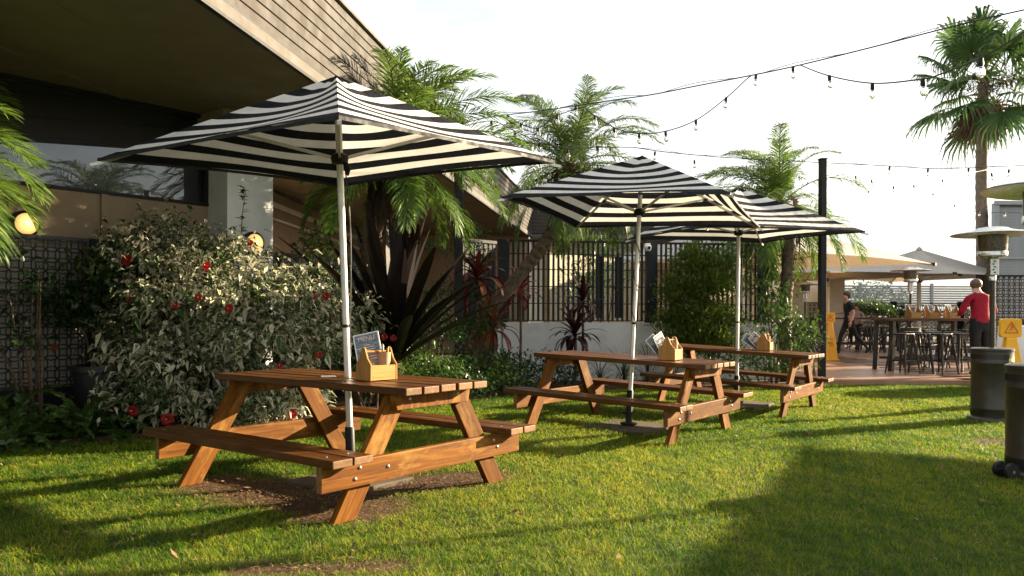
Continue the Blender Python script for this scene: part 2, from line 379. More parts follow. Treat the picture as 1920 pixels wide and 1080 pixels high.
# ---- garden bed
mb = MB(); n = len(BED)
mb.prism(BED, .05, Matrix.Translation((0, 0, .0)))
tag(mb.build('garden_bed', m_soil), kind='structure')
# ---- deck of paver boards with a front kerb
t = NT('terracotta_deck'); o_ = t.obj(); nb = t.noise(t.mapping(o_, (3, 14, 3)), 1.2, 5); 
dc = t.ramp(nb, [(.3, (.20, .105, .062)), (.55, (.28, .155, .095)), (.75, (.36, .21, .135))]); dc = t.mix(.5, dc, t.ramp(t.orand(1), [(0, (.20, .11, .07)), (1, (.34, .20, .13))]))
m_deck = t.done(t.bsdf(dc, .36, 0, .5, nb, .15, .004))
mb = MB(); mb.box((14.9, 31.8, .04), (19.9, 36.4, .08)); deck = tag(mb.build('deck', simple('deck_joint', (.10, .065, .045), .9)), kind='structure')
bd = MB(); bd.box((0, 0, 0), (3.96, .29, .03)); board0 = None
for r in range(42):
    for c in range(3 if r < 26 else 5):
        x = 6.98 + c * 4.0 - (.0 if r % 2 else 1.2) + .0; y = 13.76 + r * .3
        if x + 2 < 4.9 or x - 2 > .82 * y: continue
        if board0 is None: board0 = bd.build('deck_board', m_deck, deck, bevel=.004, seg=1); board0.location = (x + (1.2 if x < 6.9 else 0), y, .096); continue
        copy_obj(board0, deck, (max(x, 6.94), y, .096))
mb = MB(); mb.box((14.9, 13.585, .05), (19.9, .05, .10)); mb.build('kerb_board', m_deck, deck, bevel=.004)

# ------------------------------------------------------------------ main building on the left
WD = Vector((.643, .766, 0)); WN = Vector((.766, -.643, 0)); W0 = Vector((-4.87, 8.2, 0))
def W(tt, out=0.0, z=0.0): p = W0 + WD * tt + WN * out; return Vector((p.x, p.y, z))
RW = Matrix((WD, -WN, Vector((0, 0, 1)))).transposed()       # local x along the wall, y into it
def wbox(mb, t0, t1, o0, o1, z0, z1, **k):
    return mb.box(W((t0 + t1) / 2, (o0 + o1) / 2, (z0 + z1) / 2), (t1 - t0, abs(o1 - o0), z1 - z0), RW, **k)
ED = Vector((.161, .987, 0)).normalized(); EN = Vector((ED.y, -ED.x, 0)); E0 = Vector((-2.38, 6.06, 0)); ZE = 3.6
def EV(s_, out=0., z=0.): p = E0 + ED * s_ + EN * out; return Vector((p.x, p.y, z))
bld = thing('building', 'low brown building with deep dark eaves and taupe board fascia behind garden', 'building')
mb = MB(); wbox(mb, -9, 1.80, -.30, 0, 0, 2.50); mb.build('wall', m_tan, bld)
mb = MB(); wbox(mb, -9, 1.79, .0, .02, 0, 1.96); wbox(mb, 2.43, 5.0, -.2, -.05, 0, 1.96); mb.build('lower_wall', simple('pale_render', (.36, .33, .29), .85, 0, .12, 3), bld)
mb = MB(); wbox(mb, -9, 1.80, -.26, .03, 2.50, 2.535); wbox(mb, 1.765, 1.80, -.10, .02, 2.535, 3.598); wbox(mb, -9, 1.8, -.1, .02, 3.56, 3.598); mb.build('window_frame', m_black, bld)
t = NT('tinted_glazing'); gl = t.n('ShaderNodeBsdfGlossy'); gl.inputs['Roughness'].default_value = .012; gl.inputs['Color'].default_value = (.80, .88, .95, 1)
df = t.bsdf((.006, .006, .007), .3, 0, .2); lw = t.n('ShaderNodeLayerWeight'); lw.inputs['Blend'].default_value = .35
ms_ = t.n('ShaderNodeMixShader'); t.l(t.math('ADD', t.math('MULTIPLY', lw.outputs['Fresnel'], .55), .06), ms_.inputs['Fac']); t.l(df.outputs[0], ms_.inputs[1]); t.l(gl.outputs[0], ms_.inputs[2]); m_glaz = t.done(ms_)
for k in range(3):
    mb = MB(); wbox(mb, -9 + k * 3.59, -9 + (k + 1) * 3.59 - .012, -.09, -.07, 2.535, 3.56); mb.build('window_pane', m_glaz, bld)
mb = MB(); wbox(mb, -9, 1.80, -.6, -.3, 2.5, 3.6); mb.build('window_backing', m_black, bld)
mb = MB(); wbox(mb, 1.80, 2.42, -.35, .45, 0, 3.45); mb.build('pillar', m_whitewall, bld, bevel=.008)
mb = MB(); wbox(mb, 1.70, 2.52, -.40, .53, 3.45, 3.6); mb.build('pillar_capital', m_tan, bld, bevel=.006)
mb = MB(); wbox(mb, -.55, -.47, 0, .035, .0, 2.5); wbox(mb, .55, .63, 0, .03, 2.0, 2.5); mb.build('wall_strip', m_tan, bld)
fw = MB(); fw.bar((-5.0, 11.3, 1.795), (-4.35, 23.7, 1.795), .2, 3.59); fw.bar((-4.45, 23.7, 1.795), (.50, 23.7, 1.795), .2, 3.59); fw.build('rear_wall', m_tan, bld)
fm = MB(); fm.bar((-4.87, 11.3, 3.32), (-4.22, 24.2, 3.32), .10, .10); fm.bar((-4.87, 11.3, 3.05), (-4.22, 24.2, 3.05), .06, .05); fm.build('wall_moulding', m_cream, bld)
# soffit and roof slab
so = MB(); P = [EV(-6.5), EV(18.1), Vector((-14, 24, 0)), Vector((-16, .3, 0))]
so.prism([(p.x, p.y) for p in P], .10, Matrix.Translation((0, 0, ZE))); so.build('soffit', m_soffit, bld)
sj = MB()
for o in (-1.2, -2.4, -3.6): sj.bar(EV(-6.4, o, ZE - .004), EV(18, o, ZE - .004), .04, .008)
sj.build('soffit_batten', m_soffit, bld)
gu = MB(); gu.bar(EV(-6.5, .035, ZE + .012), EV(18.15, .035, ZE + .012), .07, .10); gu.build('eave_trim', m_fascia, bld, bevel=.006)
gd = MB(); gd.bar(EV(-6.5, .052, ZE - .052), EV(18.15, .052, ZE - .052), .05, .03); gd.bar(EV(-6.5, .03, ZE + .076), EV(18.15, .03, ZE + .076), .06, .022); gd.build('shadow_gap', m_black, bld)
for k in range(8):
    z = ZE + .09 + .105 * (k + .5)
    c = MB(); c.bar(EV(-6.5, .02 + .012 * k, z), EV(4.45, .02 + .012 * k, z), .024, .1015); c.build('cladding_board', m_clad, bld, bevel=.003, seg=1)
    c = MB(); c.bar(EV(4.475, .02 + .012 * k, z), EV(18.1 + .012 * k, .02 + .012 * k, z), .024, .1015); c.build('cladding_board', m_clad, bld, bevel=.003, seg=1)
cj = MB(); cj.bar(EV(4.462, .035, ZE + .09), EV(4.462, .13, ZE + .94), .03, .012); cj.build('joint_strip', m_fascia, bld)
cb = MB(); cb.bar(EV(-6.5, -.06, ZE + .5), EV(18.05, -.06, ZE + .5), .10, .84); cb.bar(EV(-6.5, .08, ZE + .945), EV(18.2, .08, ZE + .945), .16, .03); cb.build('fascia_backing', m_fascia, bld)
# rear wing whose fascia turns the corner behind the fence
cor = EV(18.1, .04); wing = thing('rear_wing', 'cream rear wing with taupe board fascia seen above the slat fence', 'building', (cor.x, cor.y, 0))
wd = Vector((.992, .10, 0)).normalized()
for k in range(8):
    z = ZE + .09 + .105 * (k + .5); o = .012 * k; c = MB(); p = Vector((0, -o, z)); c.bar(p, p + wd * 7.0, .024, .1015); c.build('cladding_board', m_clad, wing, bevel=.003, seg=1)
c = MB(); c.bar(Vector((0, .1, ZE + .5)), wd * 7.0 + Vector((0, .1, ZE + .5)), .1, .86); c.bar(Vector((0, -.02, ZE + .01)), wd * 7.0 + Vector((0, -.02, ZE + .01)), .07, .10); c.build('fascia_backing', m_fascia, wing)
c = MB(); c.bar(Vector((0, 1.6, 1.8)), wd * 7.0 + Vector((0, 1.6, 1.8)), .2, 3.59); c.build('wall', m_cream, wing)
c = MB(); c.bar(Vector((.15, -7.4, 1.25)), Vector((5.6, -2.0, 1.25)), .18, 2.5); c.build('sun_catching_wall', simple('sandy_render', (.33, .28, .20), .85), wing)  # added wall, angled to catch the sun and brighten the gaps between slats
c = MB(); c.bar(Vector((0, .78, 3.62)), wd * 7.0 + Vector((0, .78, 3.62)), 1.5, .04); c.build('soffit', m_soffit, wing)
for k in range(2):
    q = wd * (1.6 + k * 2.6) + Vector((0, 1.47, 0)); c = MB(); c.box(q + Vector((0, 0, 1.35)), (1.5, .08, 2.1)); wf = c.build('window', m_fascia, wing)
    c = MB(); c.box(q + Vector((0, -.045, 1.35)), (1.36, .02, 1.96)); c.build('pane', m_glaz, wf)

# ------------------------------------------------------------------ circle-lattice screens
m_latt = simple('black_laser_cut_screen', (.016, .014, .012), .5)
def lattice_mesh(w, h, P, rw=.010, th=.006):
    """overlapping circles laid on a square grid of pitch P, clipped to w x h"""
    Vs, Q = [], []; nb_ = 0; r = P * .71; ns = 20
    nx, nz = int(w / P) + 2, int(h / P) + 2
    ang = np.linspace(0, 2 * math.pi, ns + 1)
    for i in range(nx):
        for j in range(nz):
            cx, cz = i * P - w / 2, j * P
            for k in range(ns):
                am = (ang[k] + ang[k + 1]) / 2; mx, mz = cx + r * math.cos(am), cz + r * math.sin(am)
                if abs(mx) > w / 2 or mz < 0 or mz > h: continue
                pts = []
                for aa in (ang[k], ang[k + 1]):
                    for rr in (r - rw / 2, r + rw / 2): pts.append((cx + rr * math.cos(aa), cz + rr * math.sin(aa)))
                for y in (-th / 2, th / 2): Vs += [(x, y, z) for x, z in pts]
                b = nb_; nb_ += 8
                Q += [(b, b + 2, b + 3, b + 1), (b + 4, b + 5, b + 7, b + 6), (b, b + 4, b + 6, b + 2), (b + 1, b + 3, b + 7, b + 5)]
    return mesh_np('lattice', Vs, None, np.array(Q))
def screen(t0, t1, z0, z1, label, P=.112):
    w = t1 - t0; o = thing('lattice_screen', label, 'screen', W((t0 + t1) / 2, .14, 0), math.atan2(WD.y, WD.x), 'black circle-lattice screens along the building')
    me = lattice_mesh(w - .06, z1 - z0 - .06, P, .013); l_ = link('lattice', me, o, m_latt); l_.location = (0, 0, z0 + .03)
    f_ = MB()
    for x in (-w / 2 + .0175, w / 2 - .0175): f_.box((x, 0, (z0 + z1) / 2), (.035, .03, z1 - z0))
    for z in (z0 + .0175, z1 - .0175): f_.box((0, 0, z), (w - .0702, .029, .035))
    f_.build('frame', m_latt, o)
    p_ = MB(); p_.box((w / 2 + .03, 0, (z1 + .0) / 2), (.055, .06, z1)); p_.build('post', m_black, o)
    p_ = MB(); p_.box((0, .02, z0 / 2 + .02), (w, .02, z0 - .02)); p_.build('kick_board', m_black, o)
ws = [(-1.9, -.75, 'leftmost black circle-lattice screen under the round wall lamp'), (-.69, .38, 'second black circle-lattice screen from the left behind the dark pot'), (.44, 1.52, 'black circle-lattice screen hidden mostly behind the variegated shrub'),
      (1.58, 2.66, 'black circle-lattice screen in front of the white pillar'), (2.72, 3.8, 'black circle-lattice screen right of the white pillar'), (3.86, 4.95, 'rightmost black circle-lattice screen beside the shaggy palm trunk')]
for t0, t1, lb in ws: screen(t0, t1, .42, 1.99, lb)
# a dark cabinet and a chair-back shape stand behind nothing else: the left screen carries a dark inset panel
mb = MB(); mb.box((0, 0, 0), (.95, .02, .78)); ip = mb.build('notice_panel', m_blackp, None, bevel=.004); ip.location = W(-1.32, .175, 1.44); ip.rotation_euler = (0, 0, math.atan2(WD.y, WD.x))
tag(ip, 'flat dark panel fixed on the leftmost lattice screen', 'panel')
# ---- wall lamps
t = NT('warm_lamp_glass'); v_ = t.n('ShaderNodeVectorMath', operation='LENGTH'); t.l(t.mapping(t.obj(), (1, 0, 1)), v_.inputs[0]); es = t.ramp(t.math('MULTIPLY', v_.outputs['Value'], 9.0), [(.0, (.95, .95, .95)), (.35, (.42, .42, .42)), (1, (.14, .14, .14))])
b_ = t.bsdf((.6, .42, .2), .3); b_.inputs['Emission Color'].default_value = (1.0, .58, .17, 1); t.l(es, b_.inputs['Emission Strength']); m_lamp = t.done(b_)
def bulkhead(p, label):
    o = thing('wall_lamp', label, 'lamp', p, math.atan2(WD.y, WD.x), 'round bulkhead lamps on the building')
    Mx = Matrix.Rotation(math.radians(90), 3, 'X')
    b = MB(); b.lathe([(.02, -.02), (.135, -.02), (.14, .0), (.135, .05), (.118, .06)], 28, M=Mx); b.build('housing', m_black, o, 40)
    g = MB(); g.lathe([(.112, .045), (.108, .065), (.09, .085), (.06, .10), (.02, .108)], 28, M=Mx); g.build('lit_diffuser', m_lamp, o, 60)
    return o
bulkhead(W(-.02 - .18, .02, 2.10), 'round lit bulkhead lamp on brown wall above the leftmost lattice screen')
bulkhead(W(2.12, .47, 2.05), 'round lit bulkhead lamp on the white pillar half hidden by shrub')

# ------------------------------------------------------------------ low white wall with the slat fence
FA, FB = Vector((-.17, 13.70, 0)), Vector((4.62, 14.40, 0)); FD = (FB - FA).normalized(); FL = (FB - FA).length; FN = Vector((FD.y, -FD.x, 0))
def FP(s_, out=0, z=0): p = FA + FD * s_ + FN * out; return Vector((p.x, p.y, z))
lw_ = thing('garden_wall', 'low white rendered wall under the charcoal slat fence', 'wall', FA)
c = MB(); c.bar(Vector((0, 0, .5325)), FD * (FL + .2) + Vector((0, 0, .5325)), .22, 1.065); c.build('wall', m_whitewall, lw_, bevel=.006)
c = MB(); c.bar(Vector((-.36, .05, .515)), Vector((-.02, -.085, .515)), .3, 1.03); c.build('end_pier', m_whitewall, lw_, bevel=.006)
fe = thing('slat_fence', 'charcoal vertical slat fence standing on the low white wall', 'fence', FA)
sl = MB(); sl.box((0, 0, 0), (.040, .018, 1.40)); s0 = None; az = math.atan2(FD.y, FD.x); k = 0; s_ = .10
while s_ < FL - .05:
    p = FD * s_ + Vector((0, 0, 1.79))
    if s0 is None: s0 = sl.build('slat', m_charcoal, fe, bevel=.002, seg=1); s0.location = p; s0.rotation_euler = (0, 0, az)
    else: copy_obj(s0, fe, p)
    s_ += .0895
for z in (1.10, 1.40, 1.70, 2.0, 2.27): c = MB(); c.bar(FN * -.02 + Vector((0, 0, z)), FD * FL + FN * -.02 + Vector((0, 0, z)), .016, .016 if z < 2.2 else .02); c.build('rail', m_charcoal, fe)
c = MB(); c.bar(Vector((0, 0, 2.495)), FD * FL + Vector((0, 0, 2.495)), .06, .035); c.build('top_rail', m_charcoal, fe)
for s_, w_ in ((.0, .17), (2.66, .17), (4.78, .14)): c = MB(); c.box(FD * s_ + FN * .03 + Vector((0, 0, 1.79)), (w_, .12, 1.45), Matrix.Rotation(az, 3, 'Z')); c.build('post', m_charcoal, fe, bevel=.004)
for s_ in (1.75, 2.1): c = MB(); c.box(FD * s_ + FN * -.06 + Vector((0, 0, 1.7)), (.12, .06, 1.1), Matrix.Rotation(az, 3, 'Z')); c.build('rear_post', m_charcoal, fe)
c = MB(); c.box(FD * 3.55 + FN * -.07 + Vector((0, 0, 2.1)), (.17, .06, .42), Matrix.Rotation(az, 3, 'Z')); c.build('latch_box', m_charcoal, fe)
def gate(p, q, label, n):
    d = (q - p); L = d.length; d.normalize(); o = thing('slat_gate', label, 'gate', p); a_ = math.atan2(d.y, d.x); g0 = None
    m = MB(); m.box((0, 0, 0), (.05, .02, 2.3))
    for k in range(n):
        pos = d * (L * (k + .5) / n) + Vector((0, 0, 1.25))
        if g0 is None: g0 = m.build('slat', m_charcoal, o); g0.location = pos; g0.rotation_euler = (0, 0, a_)
        else: copy_obj(g0, o, pos)
    for z in (.12, 2.44): r_ = MB(); r_.bar(Vector((0, 0, z)), d * L + Vector((0, 0, z)), .05, .05); r_.build('rail', m_charcoal, o)
    r_ = MB(); r_.bar(Vector((0, 0, 1.25)) + d * .01, d * (L - .01) + Vector((0, 0, 1.25)), .004, 2.28); r_.build('backing_sheet', m_charcoal, o)
gate(Vector((-.95, 12.9, 0)), Vector((-.28, 13.55, 0)), 'dark slatted gate left of the white wall behind the red cordyline', 9)
gate(Vector((4.66, 14.3, 0)), Vector((5.02, 15.9, 0)), 'dark slatted gate at the right end of the fence behind the palm trunk', 12)
# security camera
cp = FP(2.57, .15, 2.42); o = thing('security_camera', 'small white dome security camera on the fence post', 'camera', cp)
c = MB(); c.box((0, .03, .03), (.10, .10, .05)); c.build('bracket', m_white, o, bevel=.008)
c = MB(); c.lathe([(.01, -.085), (.035, -.075), (.06, -.045), (.066, -.01), (.06, .015), (.03, .03)], 20, (0, -.03, -.01)); c.build('housing', m_white, o, 60)
c = MB(); c.lathe([(.03, 0), (.026, .012), (.01, .018)], 16, (0.012, -.085, -.03), M=Matrix.Rotation(math.radians(90), 3, 'X')); c.build('lens', m_blackp, o, 60)
# ---- black light posts
def lightpost(p, h, w, label):
    o = thing('light_post', label, 'post', p, .2, 'black posts carrying the festoon lights')
    c = MB(); c.box((0, 0, h / 2), (w, w, h)); c.build('shaft', m_black, o, bevel=.006)
    c = MB(); c.box((0, 0, h + .012), (w + .02, w + .02, .024)); c.build('cap', m_black, o, bevel=.004)
    c = MB(); c.tube([(w / 2, 0, h - .10), (w / 2 + .05, 0, h - .10), (w / 2 + .06, 0, h - .07)], .008, 6); c.build('hook', m_steel, o)
    c = MB(); c.box((0, 0, .02), (w * 2, w * 2, .02)); c.build('base_plate', m_black, o)
lightpost(Vector((-.80, 11.7, .05)), 4.05, .125, 'black square post rising from garden bed behind the first table')
lightpost(Vector((5.385, 13.66, .112)), 3.80, .105, 'black square post at the deck edge beside the third table')
lightpost(Vector((7.38, 6.0, 0)), 4.30, .125, 'black square post right of the lawn')
# ------------------------------------------------------------------ picnic tables
def picnic_table(label):
    o = thing('picnic_table', label, 'picnic table', group='timber picnic tables on the lawn')
    L, W_, EFx = 1.99, .754, .80
    wm = [m_wood_top, m_end]; wl = [m_wood, m_end]
    pk = MB(); pk.box((0, 0, 0), (L, .134, .045), end=1); p0 = pk.build('tabletop_plank', wm, o, bevel=.006)
    ys = [-W_ / 2 + .067 + k * (W_ - .134) / 4 for k in range(5)]; p0.location = (0, ys[0], .7275)
    for k in range(1, 5): copy_obj(p0, o, (random.uniform(-.004, .004), ys[k], .7275 + random.uniform(-.0015, .0015)))
    bk = MB(); bk.box((0, 0, 0), (L, .139, .045), end=1); b0 = bk.build('bench_plank', wm, o, bevel=.006); first = True
    for s_ in (-1, 1):
        for k in range(2):
            loc = (random.uniform(-.005, .005), s_ * (.92 - .0695 - k * .151), .3775)
            if first: b0.location = loc; first = False
            else: copy_obj(b0, o, loc)
    lg = MB(); th = .046
    def legmesh(sgn):
        m = MB(); f0, f1, t0, t1 = .610, .776, .175, .341      # foot span and top span across the table
        Mx = Matrix(((0, 0, 1, -th / 2), (sgn, 0, 0, 0), (0, 1, 0, 0), (0, 0, 0, 1)))
        m.prism([(f0, 0), (f1, 0), (t1, .703), (t0, .703)], th, Mx)
        dirv = Vector((f0 - t0, -.703)).normalized(); off = random.random() * 5
        m.g = [(Vector((v[1] * sgn, v[2])).dot(dirv) + off, Vector((v[1] * sgn, v[2])).dot(Vector((-dirv.y, dirv.x))), v[0]) for v in m.v]
        return m
    for ex in (-1, 1):
        for sgn in (-1, 1): l_ = legmesh(sgn).build('leg', wl, o, bevel=.004); l_.location = (ex * (EFx + .0), 0, 0)
        c = MB(); c.box((ex * (EFx + .047), 0, .278), (.045, 1.79, .152), end=1); lb = c.build('bench_beam', wl, o, bevel=.005)
        c = MB(); pl = [(-.345, .015), (-.325, -.045), (.325, -.045), (.345, .015), (.345, .05), (-.345, .05)]
        c.prism(pl, .045, Matrix(((0, 0, 1, ex * (EFx + .047) - .0225), (1, 0, 0, 0), (0, 1, 0, .652), (0, 0, 0, 1)))); tb = c.build('top_beam', wl, o, bevel=.004)
        xf = ex * (EFx + .0705)
        for par, pts in ((lb, [(-.62, .31), (-.655, .25), (.60, .315), (.64, .265), (-.40, .285)]), (tb, [(-.22, .668), (.22, .668)])):
            for y, z in pts:
                c = MB(); c.lathe([(.012, 0), (.011, .004), (.006, .008), (.001, .009)], 8, (xf, y, z), M=Matrix.Rotation(ex * math.radians(90), 3, 'Y')); c.build('bolt', m_steel, par, 40)
    for s_ in (-1, 1):                                        # screw heads on the planks
        for ex in (-1, 1):
            for k in range(2):
                c = MB(); c.lathe([(.008, 0), (.007, .0015), (.001, .002)], 8, (ex * (EFx + .047) + .01, s_ * (.92 - .0695 - k * .151), .4003)); c.build('screw', m_steel, o)
    return o
tl = ['largest and nearest timber picnic table in front of variegated shrub', 'middle timber picnic table in front of the low white wall', 'farthest timber picnic table beside the black post and deck']
tabs = []
for (X, Y, a_, s_), lb in zip(TABLES, tl):
    o = picnic_table(lb); o.location = (X, Y, .004); o.rotation_euler = (0, s_, a_); tabs.append(o)
bpy.context.view_layer.update()
def on_table(i, px, py):
    Mt = Matrix.LocRotScale(tabs[i].location, tabs[i].rotation_euler, None); inv = Mt.inverted(); c0 = inv @ Vector((0, 0, HC)); d = (inv @ at(px, py, 10)) - c0
    s_ = (.752 - c0.z) / d.z; return Mt @ (c0 + d * s_)

# ------------------------------------------------------------------ striped umbrellas
t = NT('striped_canvas'); st = t.attr('st').outputs['Fac']; ph = t.math('FRACT', t.math('MULTIPLY', st, 6.5))
mask = t.math('LESS_THAN', ph, .5); o_ = t.obj(); nz_ = t.noise(o_, 8, 5); fine = t.noise(o_, 260, 2)
wh = t.ramp(nz_, [(.3, (.62, .61, .58)), (.7, (.74, .73, .70))]); bk_ = t.ramp(nz_, [(.3, (.007, .008, .011)), (.7, (.013, .014, .018))])
cc = t.mix(mask, wh, bk_); b_ = t.bsdf(cc, .8, 0, .12, t.math('ADD', t.math('MULTIPLY', t.noise(t.mapping(o_, (5, 5, 1.2)), 1.0, 4), 6.0), t.math('MULTIPLY', fine, .15)), .35, .02)
tr_ = t.n('ShaderNodeBsdfTranslucent'); t.l(t.mix(.35, cc, t.mix(mask, (.60, .54, .45), (.003, .003, .003))), tr_.inputs['Color'])
ms_ = t.n('ShaderNodeMixShader'); ms_.inputs['Fac'].default_value = .30; t.l(b_.outputs[0], ms_.inputs[1]); t.l(tr_.outputs[0], ms_.inputs[2]); m_stripe = t.done(ms_)
def canopy_panel(C0, C1, pk, sag, s0, s1, lift, seed, ns=26, nt=22, thick=.0025):
    r = np.random.default_rng(seed); S = np.linspace(s0, s1, ns); T = np.linspace(0, 1, nt); V = []; st_ = []
    C0, C1, pk = np.array(C0), np.array(C1), np.array(pk); ph1, ph2 = r.uniform(0, 6, 2)
    nrm = np.cross(C0 - pk, C1 - pk); nrm /= np.linalg.norm(nrm); nrm *= np.sign(nrm[2])
    for s_ in S:
        for tt in T:
            w = 4 * tt * (1 - tt); rim = C0 * (1 - tt) + C1 * tt
            mid = (C0 + C1) / 2; rim = rim + (pk * [0, 0, 1] + np.array([pk[0], pk[1], 0]) - mid) * .028 * w * s_          # edge cut slightly hollow
            p = pk * (1 - s_) + rim * s_
            ff = math.sin(math.pi * min(1, s_) ** .9) * w
            p = p - nrm * sag * ff + nrm * .010 * math.sin(9 * s_ + ph1 + 5 * tt) * w * s_ + nrm * .012 * math.sin(13 * tt + ph2) * w * max(0, .5 - s_)
            p = p + np.array([0, 0, lift * (s_ / max(s1, 1e-6))]) 
            V.append(p); st_.append(s_)
    q = [(i * nt + j, i * nt + j + 1, (i + 1) * nt + j + 1, (i + 1) * nt + j) for i in range(ns - 1) for j in range(nt - 1)]
    return mesh_np('canopy_panel', V, None, q, {'st': st_}, True)
UMB = [((-1.132, 5.575), (-.029, -.057), .213, 1.544, 2.264, 2.838), ((1.238, 8.339), (.049, .010), .367, 1.566, 2.290, 2.896), ((3.000, 10.497), (0., -.028), -.503, 1.539, 2.265, 2.892)]
ul = ['large black and white striped umbrella over the nearest table', 'middle black and white striped umbrella with cord spiralling round its pole', 'farthest black and white striped umbrella beside the black deck post']
for ui, ((X, Y), (tx, ty), a_, dg_, zr, zp) in enumerate(UMB):
    o = thing('market_umbrella', ul[ui], 'umbrella', (X, Y, 0), 0, 'striped market umbrellas over the picnic tables')
    nv = Vector((tx, ty, 1)).normalized(); e1 = (Vector((1, 0, 0)) - nv * nv.x).normalized(); e2 = nv.cross(e1)
    o.rotation_euler = Matrix((e1, e2, nv)).transposed().to_euler()
    C = [(dg_ * math.cos(a_ + k * math.pi / 2), dg_ * math.sin(a_ + k * math.pi / 2), zr) for k in range(4)]; pk = (0, 0, zp)
    for k in range(4):
        p_ = link('canopy_panel', canopy_panel(C[k], C[(k + 1) % 4], pk, .055, .0, 1, 0, ui * 10 + k), o, m_stripe)
        # hem
        h = MB(); pts = []
        for j in range(13):
            tt = j / 12; c0, c1 = Vector(C[k]), Vector(C[(k + 1) % 4]); p = c0.lerp(c1, tt); m_ = (c0 + c1) / 2; p += (Vector((0, 0, zr + .57)) - m_) * .028 * 4 * tt * (1 - tt); pts.append(p)
        for j in range(12):
            a0, a1 = pts[j], pts[j + 1]; h.add([a0 + Vector((0, 0, .004)), a1 + Vector((0, 0, .004)), a1 - Vector((0, 0, .018)), a0 - Vector((0, 0, .018))], [(0, 1, 2, 3)])
        h.build('hem', simple('black_hem', (.014, .014, .017), .8) if ui + k == 0 else bpy.data.materials['black_hem'], p_)
    c = MB(); c.tube([(0, 0, .05), (0, 0, zp - .10)], .0235, 16); pole = c.build('pole', m_alu, o, 50)
    c = MB(); c.lathe([(.034, .05), (.034, .39), (.028, .40)], 16); c.build('pole_sleeve', m_blackp, o, 40)
    c = MB(); c.tube([(-.03, -.015, .16), (-.075, -.03, .16)], .012, 8); c.lathe([(.001, 0), (.022, .004), (.022, .018), (.001, .022)], 10, (-.085, -.035, .15)); c.build('clamp_knob', m_blackp, o, 40)
    c = MB(); c.lathe([(.022, -.045), (.055, -.035), (.062, 0), (.058, .02), (.03, .035)], 16, (0, 0, 2.275 if ui == 0 else 2.30)); c.build('runner_hub', m_blackp, o, 40)
    c = MB(); c.lathe([(.05, -.10), (.055, -.06), (.05, -.03), (.02, -.012)], 16, (0, 0, zp - .02)); c.build('top_hub', m_blackp, o, 40)
    for k in range(4):
        cv = Vector(C[k]); tip = cv + (cv - Vector(pk)).normalized() * .045
        c = MB(); c.bar(Vector((0, 0, zp - .075)), cv + Vector((0, 0, -.032)), .016, .024); c.bar(cv + Vector((0, 0, -.032)), tip + Vector((0, 0, -.025)), .02, .02); rib = c.build('rib', m_alu, o)
        c = MB(); md = Vector((0, 0, zp - .075)).lerp(cv + Vector((0, 0, -.032)), .52); c.bar(Vector((0, 0, 2.28 if ui == 0 else 2.305)) + Vector((cv.x, cv.y, 0)).normalized() * .05, md + Vector((0, 0, -.012)), .015, .022); c.build('strut', m_alu, o)
        c = MB(); c.box(md + Vector((0, 0, -.02)), (.05, .03, .035), Matrix.Rotation(a_ + k * math.pi / 2, 3, 'Z')); c.build('rib_joint', m_blackp, rib)
    zc = 2.25
    if ui == 1: pts = [(.03 * math.cos(3.2 * s_ * 6), .03 * math.sin(3.2 * s_ * 6), 2.2 - s_ * 1.15) for s_ in np.linspace(0, 1, 60)]
    else: pts = [(.035 + .05 * math.sin(s_ * 3.1) * (1 if ui == 0 else .3) * (1 - s_), -.03 - .01 * s_, zc - s_ * (1.35 if ui == 0 else .9)) for s_ in np.linspace(0, 1, 24)]
    c = MB(); c.tube(pts, .0045, 6); c.build('cord', m_blackp, o)
    if ui == 0: c = MB(); c.tube([(.05, -.03, 2.24), (.065, -.035, 2.2), (.06, -.04, 2.15)], [.012, .02, .008], 8); c.build('cord_knot', m_blackp, o, 60)
    c = MB(); c.lathe([(.0245, 1.10), (.0252, 1.105), (.0252, 1.118), (.0245, 1.123)], 16); c.build('pole_collar', m_blackp, o)
    c = MB(); c.lathe([(.09, .04), (.09, .055), (.04, .065)], 20); c.build('base_flange', m_blackp, o, 40)
    sl_ = MB(); sl_.box((0, 0, 0), ((.62, .62, .045) if ui == 0 else (.76, .76, .045))); s_o = sl_.build('base_slab', m_conc, o, bevel=.006); s_o.location = (0, 0, .006); s_o.rotation_euler = (-ty * -1 * 0 + 0, 0, -.645)
    inv = Matrix((e1, e2, nv)).transposed().to_3x3().inverted(); s_o.rotation_euler = (inv @ Matrix.Rotation(-.645, 3, 'Z')).to_euler()

# ------------------------------------------------------------------ caddies, menus, cups
def text_obj(body, size, M, mat, name, parent, ext=.0008):
    cu = bpy.data.curves.new(name, 'FONT'); cu.body = body; cu.size = size; cu.align_x = 'CENTER'; cu.align_y = 'CENTER'; cu.extrude = ext; cu.resolution_u = 3
    tmp = bpy.data.objects.new(name, cu); col.objects.link(tmp); dg = bpy.context.evaluated_depsgraph_get(); me = bpy.data.meshes.new_from_object(tmp.evaluated_get(dg))
    bpy.data.objects.remove(tmp); me.transform(M); return link(name, me, parent, mat)
t = NT('glossy_menu_print'); o_ = t.obj(); n_ = t.noise(t.mapping(o_, (9, 9, 60)), 1.5, 3); c_ = t.ramp(n_, [(.42, (.045, .060, .070)), (.60, (.16, .19, .21))]); b_ = t.bsdf(c_, .16, 0, .6); m_menu = t.done(b_)
m_menutext = simple('pale_pink_print', (.72, .55, .50), .4)
m_acrylic = simple('clear_white_edge', (.72, .72, .70), .25)
m_paper = simple('white_paper', (.74, .73, .70), .5)
